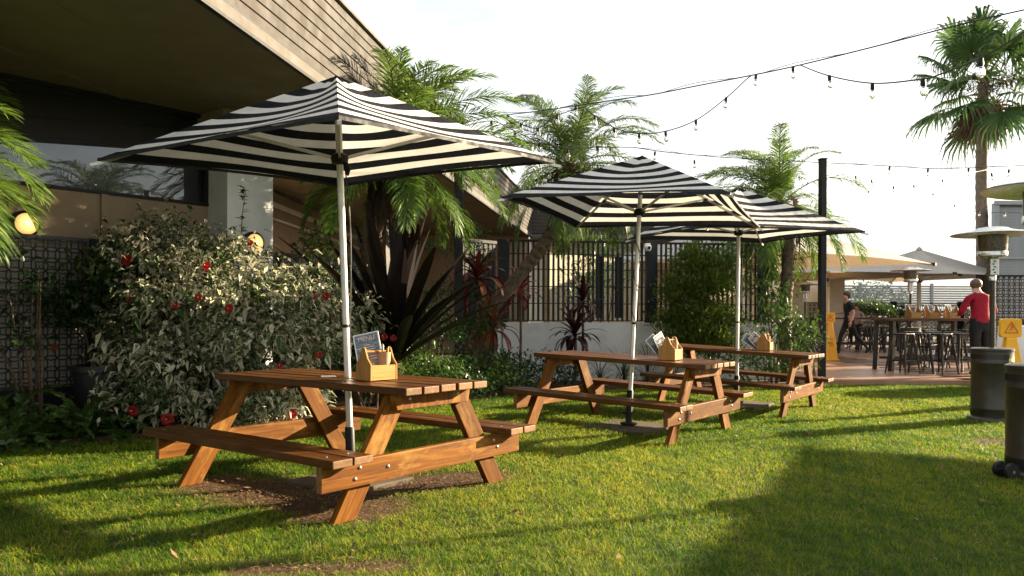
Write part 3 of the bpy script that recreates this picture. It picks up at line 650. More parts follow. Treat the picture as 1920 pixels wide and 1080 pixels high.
def caddy(p, rz, label, cat='caddy', sc_=1.0):
    o = thing('wooden_caddy', label, 'caddy', p, rz, 'wooden tote caddies holding menus')
    LX, WY = .205 * sc_, .165 * sc_; H = .215 * sc_
    prof = [(-WY / 2, 0), (WY / 2, 0), (WY / 2, .105 * sc_), (WY * .27, .145 * sc_), (WY * .15, .19 * sc_), (WY * .10, .21 * sc_), (0, H + .005), (-WY * .10, .21 * sc_), (-WY * .15, .19 * sc_), (-WY * .27, .145 * sc_), (-WY / 2, .105 * sc_)]
    for s_ in (-1, 1):
        c = MB(); c.prism(prof, .012, Matrix(((0, 0, 1, s_ * LX / 2 - .006), (1, 0, 0, 0), (0, 1, 0, .001), (0, 0, 0, 1)))); c.build('end_panel', m_ply, o, bevel=.0025)
        c = MB(); c.box((0, s_ * (WY / 2 - .007), .052 * sc_), (LX - .0125, .010, .098 * sc_)); c.build('side_panel', m_ply, o, bevel=.002)
    c = MB(); c.box((0, 0, .009), (LX - .0125, WY - .03, .010)); c.build('floor_panel', m_ply, o)
    c = MB(); c.tube([(-LX / 2 + .004, 0, .188 * sc_), (LX / 2 - .004, 0, .188 * sc_)], .0085, 10); c.build('dowel_handle', m_ply, o, 50)
    return o
def menu(p, rz, tilt, label, w=.155, h=.23, text=True, roll=0.):
    """an upright acrylic-sleeved menu; p = bottom edge centre; the face looks along local -y"""
    o = thing('menu_board', label, 'menu', p, 0, 'menus standing in the caddies'); o.rotation_euler = (tilt, roll, rz)
    c = MB(); c.box((0, 0, h / 2), (w, .006, h)); c.build('sleeve', m_acrylic, o, bevel=.0015)
    c = MB(); c.box((0, -.0036, h / 2), (w - .018, .0008, h - .018)); f_ = c.build('printed_sheet', m_menu, o)
    if text:
        M_ = Matrix.Translation((0, -.0042, h * .86)) @ Matrix.Rotation(math.radians(90), 4, 'X'); text_obj('MENU', .042, M_, m_menutext, 'menu_heading', f_)
        c = MB()
        for k in range(9): c.box((-.02 * (k % 3 == 1), -.0043, h * (.70 - .06 * k)), ((.07 + .03 * ((k * 7) % 4 - 1)) * 1, .0006, .004))
        c.build('menu_lines', m_menutext, f_)
    return o
def cup(p, label, r=.042, h=.165):
    o = thing('cutlery_cup', label, 'cup', p, 0, 'card cups in the caddies')
    c = MB(); c.lathe([(r * .86, 0), (r, h), (r * .93, h), (r * .82, .01)], 18); c.build('cup', m_kraft, o, 50)
    for k in range(3):
        a_ = k * 2.1; c = MB(); c.tube([(.01 * math.cos(a_), .01 * math.sin(a_), .02), (.026 * math.cos(a_), .026 * math.sin(a_), h + .035 + .012 * k)], .004, 6); c.build('pencil', [m_yellow, m_stain, m_black][k], o)
    return o
cl_ = ['wooden caddy with arched ends on the nearest table', 'wooden caddy on the middle table', 'wooden caddy on the farthest table']
for i, (px, py, sc_) in enumerate([(706, 712, 1.0), (1257, 674.5, 1.08), (1434, 656.5, 1.05)]):
    p = on_table(i, px, py); ra = TABLES[i][2] + math.pi / 2 + (-.12, .10, .12)[i]; caddy(p, ra, cl_[i], sc_=sc_)
    ex = Vector((math.cos(ra), math.sin(ra), 0)); ey = Vector((-ex.y, ex.x, 0)); which = ('nearest', 'middle', 'farthest')[i]
    menu(p + ey * .030 - ex * .0 + Vector((-.01, 0, .045)), (.02, .75, .5)[i], -.22, f'tilted menu with pink heading in the caddy on the {which} table', (.175, .15, .15)[i], (.275, .24, .22)[i], True, (-.22, -.42, -.75)[i])
    menu(p + ey * .058 - ex * .01 + Vector((-.015, .02, .05)), (-.75, .55, .3)[i], -.30, f'rear menu leaning farthest back in the caddy on the {which} table', .13, .23, False, (-.45, -.62, -.95)[i])
    cup(p + ex * .050 - ey * .018 + Vector((0, 0, .018)), f'brown card cup of pencils in the caddy on the {which} table')
p = on_table(0, 640, 706); c = MB(); c.box((0, 0, .001), (.10, .07, .002)); b = c.build('paper_slip', m_paper); b.location = p + Vector((-.09, -.0, 0)); b.rotation_euler = (0, 0, .3); tag(b, 'small pale paper slip lying beside the pole on the nearest table', 'paper')

# ------------------------------------------------------------------ gas patio heaters
t = NT('heater_burner_mesh'); ob = t.obj(); v_ = t.n('ShaderNodeTexVoronoi'); v_.inputs['Scale'].default_value = 95; t.l(ob, v_.inputs['Vector'])
m_burner = t.done(t.bsdf(t.ramp(v_.outputs['Distance'], [(.25, (.008, .007, .006)), (.5, (.16, .14, .12))]), .38, .8))
m_label = simple('yellow_sticker', (.70, .58, .22), .5)
def heater(p, label, lean=0.0, wheels=False, sticker=False, rz=0):
    o = thing('patio_heater', label, 'patio heater', p, rz, 'gas patio heaters')
    c = MB(); c.lathe([(.245, 0), (.26, .005), (.26, .03), (.245, .05), (.222, .06)], 40); c.build('base_ring', m_heat, o, 40)
    c = MB(); c.lathe([(.216, .06), (.216, .14), (.219, .145), (.219, .155), (.216, .16), (.216, .66), (.219, .665), (.219, .675), (.216, .68), (.216, .80), (.222, .805), (.222, .83), (.20, .838), (.03, .842)], 40); bd_ = c.build('cylinder_housing', m_heat, o, 35)
    for zz in (.10, .74):
        c = MB()
        for k in range(30):
            a_ = math.pi * .75 + k * .09; c.box((.2165 * math.cos(a_), .2165 * math.sin(a_), zz), (.004, .007, .055), Matrix.Rotation(a_, 3, 'Z'))
        c.build('vent_slots', m_blackp, bd_)
    up = thing_part = bpy.data.objects.new('upper_stand', None); col.objects.link(up); up.parent = o; up.rotation_euler = (0, lean, 0); up.location = (0, 0, .80)
    c = MB(); c.tube([(0, 0, .0), (0, 0, .86)], .029, 16); pm = c.mesh('pole', 50); col.objects.unlink(up); bpy.data.objects.remove(up)
    up = link('pole', pm, o, m_heat); up.location = (0, 0, .80); up.rotation_euler = (0, lean, 0)
    c = MB(); c.lathe([(.026, .80), (.036, .81), (.036, .85), (.03, .86)], 14); c.build('pole_collar', m_stain, up, 40)
    c = MB(); c.box((0, 0, .965), (.10, .09, .20)); vb = c.build('valve_box', m_stain, up, bevel=.01)
    c = MB(); c.box((-.012, -.0465, .965), (.05, .003, .17)); lb = c.build('warning_label', m_white, up)
    c = MB()
    for k in range(5): c.box((-.012 + .008 * (-1) ** k, -.0488, .90 + .032 * k), (.022, .001, .016))
    c.build('label_print', m_blackp, up)
    c = MB(); c.lathe([(.04, 1.065), (.13, 1.075), (.150, 1.09), (.152, 1.135), (.146, 1.145)], 32); c.build('burner_bowl', m_stain, up, 40)
    c = MB(); c.lathe([(.142, 1.14), (.148, 1.17), (.155, 1.33)], 32, cap=False); c.build('burner_screen', m_burner, up, 40)
    c = MB(); c.lathe([(.05, 1.15), (.07, 1.25), (.06, 1.33)], 18); c.build('burner_core', m_stain, up, 40)
    c = MB(); c.lathe([(.43, 1.332), (.436, 1.336), (.40, 1.352), (.26, 1.372), (.18, 1.395), (.15, 1.412), (.10, 1.42), (.004, 1.422)], 48, cap=False); c.lathe([(.43, 1.330), (.26, 1.364), (.004, 1.41)], 48, cap=False); c.build('reflector_dome', m_reflector, up, 40)
    if sticker:
        c = MB(); a0 = -1.05; s_ = []
        for k in range(7):
            a_ = a0 - .25 + k * .085; s_.append((.2195 * math.cos(a_), .2195 * math.sin(a_)))
        for k in range(6): c.add([(*s_[k], .655), (*s_[k + 1], .655), (*s_[k + 1], .725), (*s_[k], .725)], [(0, 1, 2, 3)])
        c.build('sticker', m_label, bd_)
        a_ = a0 + .0; M_ = Matrix.Translation((.2215 * math.cos(a_), .2215 * math.sin(a_), .682)) @ Matrix.Rotation(a_ + math.pi / 2, 4, 'Z') @ Matrix.Rotation(math.radians(90), 4, 'X')
        text_obj('Yatala', .038, M_, m_blackp, 'sticker_lettering', bd_)
    if wheels:
        for s_ in (-1, 1):
            c = MB(); c.lathe([(.01, -.018), (.055, -.018), (.062, -.008), (.062, .008), (.055, .018), (.01, .018)], 20, (-.315, s_ * .055 - .05, .066), M=Matrix.Rotation(math.radians(90), 3, 'X')); w_ = c.build('wheel', m_blackp, o, 40)
            c = MB(); c.lathe([(.012, -.021), (.014, 0), (.012, .021)], 10, (-.315, s_ * .055 - .05, .066), M=Matrix.Rotation(math.radians(90), 3, 'X')); c.build('hub_cap', m_stain, w_, 40)
        c = MB(); c.bar((-.22, -.05, .06), (-.33, -.05, .066), .03, .03); c.bar((-.315, -.05, .066), (-.40, -.05, .075), .02, .02); c.build('wheel_bracket', m_blackp, o)
    return o
heater(Vector((5.51, 9.02, 0)), 'bronze patio heater with yellow sticker on lawn in front of woman in red', sticker=True)
heater(Vector((3.93, 5.86, 0)), 'patio heater with black wheels cut by the right picture edge', lean=.045, wheels=True, rz=.15)
heater(Vector((9.12, 18.0, .112)), 'patio heater on the deck behind the long bar table')
heater(Vector((9.5, 25.5, .08)), 'distant patio heater by the cream columns behind the palm trunk')

# ------------------------------------------------------------------ wet floor signs
def wet_sign(p, rz, label):
    o = thing('wet_floor_sign', label, 'safety sign', p, rz, 'yellow wet floor signs')
    def slab(z0, z1, w0, w1, d0, d1): return [(-w0 / 2, -d0 / 2, z0), (w0 / 2, -d0 / 2, z0), (w0 / 2, d0 / 2, z0), (-w0 / 2, d0 / 2, z0), (-w1 / 2, -d1 / 2, z1), (w1 / 2, -d1 / 2, z1), (w1 / 2, d1 / 2, z1), (-w1 / 2, d1 / 2, z1)]
    fs = [(0, 3, 2, 1), (4, 5, 6, 7), (0, 1, 5, 4), (1, 2, 6, 5), (2, 3, 7, 6), (3, 0, 4, 7)]
    c = MB(); c.add(slab(.03, .55, .30, .235, .30, .20), fs); c.add(slab(.575, .92, .215, .13, .185, .10), fs); body = c.build('cone_body', m_yellow, o, bevel=.012)
    c = MB(); c.add(slab(.545, .578, .225, .222, .19, .187), fs); c.build('seam_band', m_yellow, o, bevel=.006); c = MB(); c.add(slab(0, .035, .36, .34, .36, .34), fs); c.build('foot', m_yellow, o, bevel=.006)
    c = MB(); w, h = .27, .25; r_ = .04; poly = []
    for cx, cy, a0 in ((w / 2 - r_, h / 2 - r_, 0), (-w / 2 + r_, h / 2 - r_, 90), (-w / 2 + r_, -h / 2 + r_, 180), (w / 2 - r_, -h / 2 + r_, 270)):
        for k in range(5): a_ = math.radians(a0 + k * 22.5); poly.append((cx + r_ * math.cos(a_), cy + r_ * math.sin(a_)))
    c.prism(poly, .06, Matrix(((1, 0, 0, 0), (0, 0, 1, -.03), (0, 1, 0, 1.045), (0, 0, 0, 1)))); hd = c.build('sign_head', m_yellow, o, bevel=.006)
    def tri(z, y, s_, par):
        c = MB()
        P = [Vector((0, y, z + .62 * s_)), Vector((-.6 * s_, y, z - .40 * s_)), Vector((.6 * s_, y, z - .40 * s_))]
        for k in range(3): c.bar(P[k], P[(k + 1) % 3], .002, .10 * s_, up=(0, 0, 1) if k == 1 else (0, 0, 1))
        c.build('hazard_triangle', m_orange, par)
        c = MB(); c.lathe([(.001, 0), (.085 * s_, 0), (.085 * s_, .002), (.001, .002)], 10, (.04 * s_, y, z + .26 * s_), M=Matrix.Rotation(math.radians(90), 3, 'X'))
        for a_, b_ in (((.03, .18), (-.06, -.05)), ((-.06, -.05), (.16, -.16)), ((-.06, -.05), (-.22, -.24)), ((.02, .12), (.22, .05))): c.bar((a_[0] * s_, y, z + a_[1] * s_), (b_[0] * s_, y, z + b_[1] * s_), .002, .07 * s_)
        c.build('slipping_figure', m_orange, par)
    tri(1.04, -.0325, .14, hd)
    for x in (-.06, .06):
        pass
    tri(.40, -.128, .10, body)
    M_ = Matrix.Translation((0, -.1065, .535)) @ Matrix.Rotation(math.radians(78), 4, 'X'); text_obj('CAUTION', .04, M_, m_orange, 'caution_lettering', body)
    return o
wet_sign(Vector((7.85, 19.45, .112)), .05, 'yellow wet floor sign beside the walking man')
wet_sign(Vector((6.62, 10.45, 0)), -.1, 'yellow wet floor sign right of the woman in red')

# ------------------------------------------------------------------ bar furniture on the deck
m_gun = simple('gunmetal_stool_paint', (.025, .022, .020), .35, .5, .25)
m_barwood = wood('dark_bar_timber', (.03, .014, .007), (.07, .035, .018), (.12, .06, .03), .3, .2, (.16, .1, .06))
def bar_table(p, rz, L, D, label, h=1.05):
    o = thing('bar_table', label, 'bar table', p, rz, 'high timber bar tables on the deck')
    n = 4
    for k in range(n): c = MB(); c.box((0, -D / 2 + D / n * (k + .5), h - .025), (L, D / n - .006, .05)); c.build('tabletop_plank', m_barwood, o, bevel=.004)
    for sx in (-1, 1):
        for sy in (-1, 1): c = MB(); c.bar((sx * (L / 2 - .10), sy * (D / 2 - .07), h - .051), (sx * (L / 2 - .06), sy * (D / 2 - .05), 0), .09, .09); c.build('leg', m_gun, o, bevel=.005)
        c = MB(); c.bar((sx * (L / 2 - .10), -D / 2 + .12, h - .09), (sx * (L / 2 - .10), D / 2 - .12, h - .09), .05, .08); c.build('end_rail', m_gun, o)
    for sy in (-1, 1):
        c = MB(); c.bar((-L / 2 + .15, sy * (D / 2 - .07), .24), (L / 2 - .15, sy * (D / 2 - .07), .24), .04, .05); c.build('foot_rail', m_gun, o)
        for sx in (-1, 1): c = MB(); c.bar((sx * (L / 2 - .11), sy * (D / 2 - .09), h - .45), (sx * (L / 2 - .50), sy * (D / 2 - .09), h - .06), .02, .03); c.build('brace', m_gun, o)
    return o
bar_table(Vector((9.05, 15.95, .112)), .015, 3.2, .78, 'long dark bar table the woman in red leans over')
bar_table(Vector((10.75, 24.6, .112)), .02, 3.2, .75, 'dark bar table on the deck behind the walking man')
bar_table(Vector((11.8, 19.2, .112)), .02, 2.6, .75, 'dark bar table behind the long bar table at the right')
def stool_proto():
    o = thing('bar_stool', 'x', 'bar stool', group='metal bar stools on the deck')
    c = MB(); pl = []; w = .155; r_ = .05
    for cx, cy, a0 in ((w - r_, w - r_, 0), (-w + r_, w - r_, 90), (-w + r_, -w + r_, 180), (w - r_, -w + r_, 270)):
        for k in range(4): a_ = math.radians(a0 + 30 * k); pl.append((cx + r_ * math.cos(a_), cy + r_ * math.sin(a_)))
    c.prism(pl, .03, Matrix.Translation((0, 0, .735))); c.build('seat', m_gun, o, bevel=.006)
    for sx in (-1, 1):
        for sy in (-1, 1):
            c = MB(); c.tube([(sx * .125, sy * .125, .74), (sx * .215, sy * .215, .0)], [.026, .016], 8); c.build('leg', m_gun, o, 50)
    c = MB()
    for a_, b_ in (((-1, -1), (1, -1)), ((1, -1), (1, 1)), ((1, 1), (-1, 1)), ((-1, 1), (-1, -1))): c.bar((a_[0] * .185, a_[1] * .185, .25), (b_[0] * .185, b_[1] * .185, .25), .008, .03)
    c.build('foot_ring', m_gun, o)
    c = MB(); c.bar((-.15, -.15, .50), (.15, .15, .50), .008, .025); c.bar((-.15, .15, .512), (.15, -.15, .512), .008, .025); c.build('cross_brace', m_gun, o)
    return o
sp = [(1693, 15.0), (1727, 15.12), (1764, 14.95), (1801, 15.1), (1712, 16.75), (1752, 16.8), (1790, 16.7), (1622, 23.7), (1645, 23.8), (1668, 23.7), (1612, 25.5), (1634, 25.6), (1656, 25.5), (1722, 19.9), (1775, 20.1), (1808, 19.9)]
names = ['leftmost front bar stool at the long bar table', 'second front bar stool from the left at the long bar table', 'third front bar stool from the left at the long bar table', 'front bar stool nearest the woman in red',
         'left rear bar stool behind the long bar table', 'middle rear bar stool behind the long bar table', 'right rear bar stool behind the long bar table', 'bar stool just right of the walking man', 'middle bar stool at the table behind the walking man', 'right bar stool at the table behind the walking man',
         'far side bar stool directly behind the walking man', 'far side middle bar stool behind the walking man', 'far side right bar stool behind the walking man', 'left bar stool at the farther right bar table', 'middle bar stool at the farther right bar table', 'right bar stool at the farther right bar table']
pr = None
for (px, Y), lb in zip(sp, names):
    if pr is None: pr = stool_proto(); s_ = pr
    else: s_ = copy_tree(pr)
    s_.location = ((px - 960) / F * Y, Y, .112); s_.rotation_euler = (0, 0, random.uniform(-.5, .5)); s_['label'] = lb
for k, (px, Y, lb) in enumerate([(1712, 15.9, 'left caddy on the long bar table'), (1747, 15.95, 'middle caddy on the long bar table'), (1784, 15.9, 'right caddy on the long bar table')]):
    p = Vector(((px - 960) / F * Y, Y, 1.163)); caddy(p, .25, 'wooden ' + lb, sc_=1.15)
    menu(p + Vector((-.04, .02, .03)), -.1 + .3 * k, -.12, f'framed menu standing in the {lb}', .19, .25, k == 0)
# ---- cream deck umbrellas
t = NT('cream_canvas'); nz_ = t.noise(t.obj(), 3, 5); cc = t.ramp(nz_, [(.3, (.48, .45, .41)), (.7, (.56, .53, .49))]); b_ = t.bsdf(cc, .75, 0, .3); tr_ = t.n('ShaderNodeBsdfTranslucent'); tr_.inputs['Color'].default_value = (.27, .195, .125, 1)
ms_ = t.n('ShaderNodeMixShader'); ms_.inputs['Fac'].default_value = .36; t.l(b_.outputs[0], ms_.inputs[1]); t.l(tr_.outputs[0], ms_.inputs[2]); m_canvas = t.done(ms_)
def deck_umbrella(c0, half, rot, zr, zp, label, zb=.112, post=True):
    o = thing('deck_umbrella', label, 'umbrella', (c0[0], c0[1], zb), rot, 'cream square umbrellas over the deck')
    C = [(half * sx, half * sy, zr) for sx, sy in ((1, -1), (1, 1), (-1, 1), (-1, -1))]
    for k in range(4): link('canopy_panel', canopy_panel(C[k], C[(k + 1) % 4], (0, 0, zp), .16, .0, 1, 0, 100 + k, 14, 14), o, m_canvas)
    if post: c = MB(); c.tube([(0, 0, 0), (0, 0, zp - .05)], .065, 14); c.build('pole', m_cream, o, 50)
    c = MB(); c.lathe([(.07, zp - .05), (.10, zp - .02), (.06, zp + .05), (.01, zp + .08)], 14); c.build('finial', m_canvas, o, 50)
    c = MB(); c.lathe([(.07, 0), (.11, .03), (.11, .10), (.07, .13)], 14, (0, 0, zr - .15)); c.build('runner_hub', m_fascia, o, 50)
    for k in range(4):
        cv = Vector(C[k]); c = MB(); c.bar((0, 0, zp - .1), cv + Vector((0, 0, -.04)), .035, .05); rb = c.build('rib', m_cream, o)
        c = MB(); c.bar((0, 0, zr - .1), Vector((0, 0, zp - .1)).lerp(cv, .55) + Vector((0, 0, -.05)), .03, .04); c.build('strut', m_cream, o)
        c = MB(); c.box(cv, (.09, .09, .07)); c.build('corner_bracket', m_black, rb)
    c = MB(); c.box((0, 0, .025), (.7, .7, .05)); c.build('base_plate', m_fascia, o, bevel=.01)
deck_umbrella((5.9, 19.3), 2.98, math.atan2(3.7, 4.7), 2.34, 3.45, 'big cream umbrella nearest the fence with tan underside')
deck_umbrella((10.2, 25.6), 2.7, .35, 2.36, 3.3, 'cream umbrella behind the walking man over distant stools')
deck_umbrella((13.45, 26.0), 2.15, .62, 2.36, 3.32, 'peaked cream umbrella in front of the grey slat fence')
deck_umbrella((11.4, 7.25), 2.35, math.radians(62), 2.5, 3.4, 'added cream umbrella out of view right, casting the big lawn shadow', .0)  # unseen umbrella, added so that its canopy shades the lower right lawn
# ---- white tub by the sign, planters, distant buildings and fences
c = MB(); c.lathe([(.62, 0), (.66, .02), (.62, .5), (.585, 1.02), (.57, 1.05), (.52, 1.05), (.50, .95)], 40, (0, 0, 0)); o = tag(c.build('planter_tub', m_white, None, 40), 'large white tapered planter tub behind the right wet floor sign', 'planter'); o.location = (8.78, 13.1, 0)
def slat_fence_far(p, q, z0, z1, nsl, npost, label, mat):
    o = thing('screen_fence', label, 'fence', p); d = q - p; L = d.length; u = d.normalized(); 
    for k in range(nsl):
        z = z0 + (z1 - z0) * (k + .5) / nsl; c = MB(); c.bar(Vector((0, 0, z)), u * L + Vector((0, 0, z)), .02, (z1 - z0) / nsl * .72); c.build('slat', mat, o)
    for k in range(npost + 1):
        r = u * (L * k / npost); c = MB(); c.bar(r + Vector((0, -.03, 0)), r + Vector((0, -.03, z1 + .08)), .14, .08); c.build('post', mat, o)
slat_fence_far(Vector((8.5, 33, .08)), Vector((27, 33.6, .08)), 1.55, 2.45, 9, 6, 'long blue-grey horizontal slat fence behind the deck', m_grey)
slat_fence_far(Vector((8.5, 36, 0)), Vector((30, 36, 0)), .3, 1.5, 8, 7, 'pale slatted fence low behind the grey fence', m_fascia)
def lat_panel(p, rz, w, z0, z1, label, P=.16):
    o = thing('lattice_screen', label, 'screen', p, rz, 'black lattice screens round the deck')
    l_ = link('lattice', lattice_mesh(w - .06, z1 - z0 - .06, P, .022, .01), o, m_latt); l_.location = (0, 0, z0 + .03)
    f_ = MB()
    for x in (-w / 2, w / 2): f_.box((x, 0, (z1 + .06) / 2), (.09, .09, z1 + .06))
    for z in (z0, z1): f_.box((0, 0, z), (w - .1, .04, .04))
    f_.build('frame', m_black, o)
for k in range(4): lat_panel(Vector((10.4 + 2.5 * k, 29.2, .08)), .02, 2.4, .15, 1.62, ('leftmost', 'second', 'third', 'rightmost')[k] + ' low black lattice screen behind the deck umbrellas')
lat_panel(Vector((11.75, 17.3, .08)), .04, 2.6, .5, 2.02, 'tall black lattice screen at the right edge beyond the white tub', .125)
# grey weatherboard building, right edge
gb = thing('grey_building', 'blue-grey weatherboard building behind the right patio heater', 'building', (15.1, 24.6, 0))
c = MB(); c.prism([(0.0, .12), (10, .12), (13, 5.1), (3.2, 5.1)], 4.7); c.build('wall', m_grey, gb)
wb_ = MB(); wb_.box((0, 0, 0), (9.9, .05, .098)); w0 = None
for k in range(46):
    z = .08 + k * .1
    if w0 is None: w0 = wb_.build('weatherboard', m_grey, gb); w0.location = (5.05, .06, z); w0.rotation_euler = (.16, 0, 0)
    else: copy_obj(w0, gb, (5.05, .06, z))
c = MB(); c.box((.02, .02, 2.38), (.16, .16, 4.76)); c.box((5, .0, 3.05), (10, .07, .07)); c.build('corner_trim', m_grey, gb); c = MB(); c.prism([(-.1, -.1), (10.2, -.1), (13.2, 5.3), (3.3, 5.3)], .12, Matrix.Translation((0, 0, 4.705))); c.build('roof', m_grey, gb)
# cream colonnade, far left of the deck
cb_ = thing('colonnade', 'cream columns of a distant pavilion beside the palm trunk', 'building', (8.1, 27.2, .08))
for x in (.15, 1.75, 3.05):
    c = MB(); c.box((x, 0, 1.2), (.52, .5, 2.4)); c.build('column', m_cream, cb_, bevel=.02)
c = MB(); c.box((1.6, .3, 2.5), (3.9, 1.4, .22)); c.build('lintel', m_cream, cb_)
c = MB(); c.box((1.6, 2.2, 1.25), (3.9, .2, 2.5)); c.build('rear_wall', m_cream, cb_)
# railing at the deck's left side
rl = thing('handrail', 'black metal handrail on the deck between palm trunk and post', 'railing', (5.9, 21.6, .112))
for z in (1.0, .55, .12): c = MB(); c.bar((0, 0, z), (2.6, .1, z), .04, .05 if z > .9 else .03); c.build('rail', m_black, rl)
for k in range(5): c = MB(); c.bar((.65 * k, .02 * k, 0), (.65 * k, .02 * k, 1.0), .04, .04); c.build('post', m_black, rl)

# ------------------------------------------------------------------ festoon lights
m_cable = simple('black_rubber_cable', (.012, .012, .012), .6)
def spl(P, n=10):
    out = []
    for i in range(len(P) - 1):
        p0, p1, p2, p3 = P[max(i - 1, 0)], P[i], P[i + 1], P[min(i + 2, len(P) - 1)]
        for k in range(n):
            s_ = k / n; out.append(.5 * ((2 * p1) + (p2 - p0) * s_ + (2 * p0 - 5 * p1 + 4 * p2 - p3) * s_ ** 2 + (3 * p1 - p0 - 3 * p2 + p3) * s_ ** 3))
    return out + [P[-1]]
sock_m = MB(); sock_m.lathe([(.012, 0), (.019, -.008), (.021, -.05), (.017, -.065)], 10); bulb_m = MB(); bulb_m.lathe([(.014, -.06), (.024, -.075), (.031, -.10), (.028, -.125), (.016, -.14), (.002, -.145)], 12)
sock_me = sock_m.mesh('socket', 50); sock_me.materials.append(m_blackp); bulb_me = bulb_m.mesh('bulb', 60); bulb_me.materials.append(m_glassb)
def festoon(name, label, pts, ends, bulbs, r=.007, wire=None):
    (xa, Ya), (xb, Yb) = ends
    Yof = lambda px: 1 / ((1 / Ya) + (1 / Yb - 1 / Ya) * (px - xa) / (xb - xa))
    o = thing(name, label, 'string lights', at(pts[0][0], pts[0][1], Yof(pts[0][0])), 0, 'festoon light strings'); b0 = Vector(o.location)
    P = spl([at(x, y, Yof(x)) - b0 for x, y in pts]); c = MB(); c.tube(P, r, 6); c.build('cable', m_cable, o)
    if wire:
        P = spl([at(x, y - wire * (1 if i % 2 else .1), Yof(x)) - b0 + Vector((0, .03, 0)) for i, (x, y) in enumerate(pts)]); c = MB(); c.tube(P, .004, 5); c.build('support_wire', m_cable, o)
    for x, y in bulbs:
        p = at(x, y, Yof(x)) - b0; s_ = link('socket', sock_me, o); s_.location = p; s_.rotation_euler = (random.uniform(-.15, .15), random.uniform(-.15, .15), 0); b = link('bulb', bulb_me, s_)
festoon('festoon_string', 'main festoon cable rising from behind the striped umbrella to top right', [(866, 232), (921, 219), (1012, 208), (1155, 187), (1224, 177), (1306, 161), (1410, 141), (1495, 123), (1625, 91), (1785, 50), (1920, 18.5), (2235, -48), (2770, -160)], ((868, 12), (1920, 7.72)), [(1080, 199), (1418, 139), (1487, 124), (952, 214)], .008, 7)
festoon('festoon_string', 'drooping bulb string hanging left between main cable and middle umbrella', [(1410, 141), (1399, 149), (1362, 183), (1305, 225), (1248, 246), (1198, 250), (1155, 241), (1115, 217), (1094, 200)], ((868, 12), (1920, 7.72)), [(1362, 182), (1305, 224), (1248, 245), (1198.6, 249.5), (1152, 239), (1115, 216)])
festoon('festoon_string', 'near bulb string drooping across the fan palm', [(1500, 122), (1554, 142), (1636, 156), (1729, 148), (1763, 139), (1838, 108), (1920, 60), (2050, -40)], ((1500, 9.0), (1838, 5.6)), [(1554.6, 141), (1636, 155.5), (1730, 147), (1838, 108)])
festoon('festoon_string', 'bulb string looping before the leaning palm crown', [(1094, 200), (1044, 217), (1009, 240), (976, 232), (952, 216)], ((868, 12), (1920, 7.72)), [(1044.5, 215), (1009, 239), (976, 231)])
festoon('festoon_string', 'lower bulb string crossing the leaning palm crown', [(866, 238), (921, 227), (966, 246), (1012, 267), (1064, 279), (1120, 276), (1187, 276)], ((868, 11.9), (1187, 11.4)), [(921, 227), (966, 246), (1012, 267), (1064, 279), (1120, 276)])
festoon('festoon_string', 'long level cable running right past the black deck post', [(1187, 276), (1240, 284), (1298, 290), (1357, 295), (1431, 299), (1541, 305), (1665, 311), (1750, 316), (1830, 314), (1920, 310), (2100, 300)], ((1187, 13.2), (1920, 14.6)), [(1228, 284), (1302, 300), (1668, 312), (1740, 316), (1816, 315), (1859, 324), (1892, 317)], .008, 4)
festoon('festoon_string', 'distant bulb string dipping right of the black deck post', [(1541, 306), (1600, 328), (1640, 338), (1675, 349), (1721, 346), (1767, 336), (1850, 318)], ((1541, 15), (1850, 22)), [(1604, 329), (1634, 337), (1675, 349), (1713, 346), (1767, 336)])
festoon('festoon_string', 'farthest faint bulb string sloping down to the fan palm trunk', [(1600, 318), (1628, 358), (1675, 357), (1721, 348), (1749, 363), (1790, 384), (1836, 398), (1883, 398), (1960, 402)], ((1600, 24), (1900, 23)), [(1628, 358), (1675, 357), (1749, 363), (1790, 384), (1836, 397), (1884, 398)])
# ------------------------------------------------------------------ plant materials
l_hib = leafmat('variegated_leaf', (.026, .066, .012), (.065, .115, .026), .25, .5, (.50, .47, .33), .3, .40, .70)
l_dark = leafmat('dark_green_leaf', (.010, .030, .008), (.030, .068, .014), .22, .32)
l_mid = leafmat('mid_green_leaf', (.030, .075, .012), (.075, .130, .022), .32, .42)
l_bush = leafmat('fine_green_leaf', (.045, .090, .010), (.13, .165, .024), .38, .5)
l_palm = leafmat('date_palm_leaflet', (.045, .095, .018), (.135, .185, .040), .36, .42)
l_palm_y = leafmat('sunlit_palm_leaflet', (.046, .112, .015), (.140, .200, .032), .40, .42)
l_fan = leafmat('fan_palm_segment', (.026, .075, .020), (.085, .140, .036), .30, .42)
l_dead = leafmat('dead_palm_leaf', (.085, .050, .028), (.19, .125, .07), .1, .8)
l_skirt = leafmat('old_palm_skirt', (.030, .017, .010), (.085, .050, .028), .08, .85)
l_maroon = leafmat('maroon_strap_leaf', (.018, .006, .007), (.050, .012, .012), .15, .33)
l_red = leafmat('red_cordyline_leaf', (.060, .010, .012), (.160, .028, .020), .28, .38)
l_rust = leafmat('rusty_cordyline_leaf', (.16, .045, .012), (.26, .09, .02), .35, .45)
l_strap = leafmat('purple_black_strap_leaf', (.004, .0024, .0028), (.010, .005, .005), .06, .42, None, .25)
l_fern = leafmat('fern_leaflet', (.022, .055, .010), (.060, .110, .020), .28, .42)
m_bark = simple('brown_bark', (.10, .065, .042), .9, 0, .45, 9, 1.0, 60, .2)
m_fibre = simple('palm_fibre', (.075, .044, .026), .95, 0, .5, 22, 1.0, 120, .15)
m_ptrunk = simple('ringed_palm_trunk', (.105, .078, .055), .9, 0, .4, 14, 1.0, 70, .2)
m_ftrunk = simple('grey_palm_trunk', (.16, .125, .095), .9, 0, .3, 8, .8, 50, .2)
m_petal = leafmat('red_petal', (.19, .002, .004), (.30, .006, .008), .3, .6)
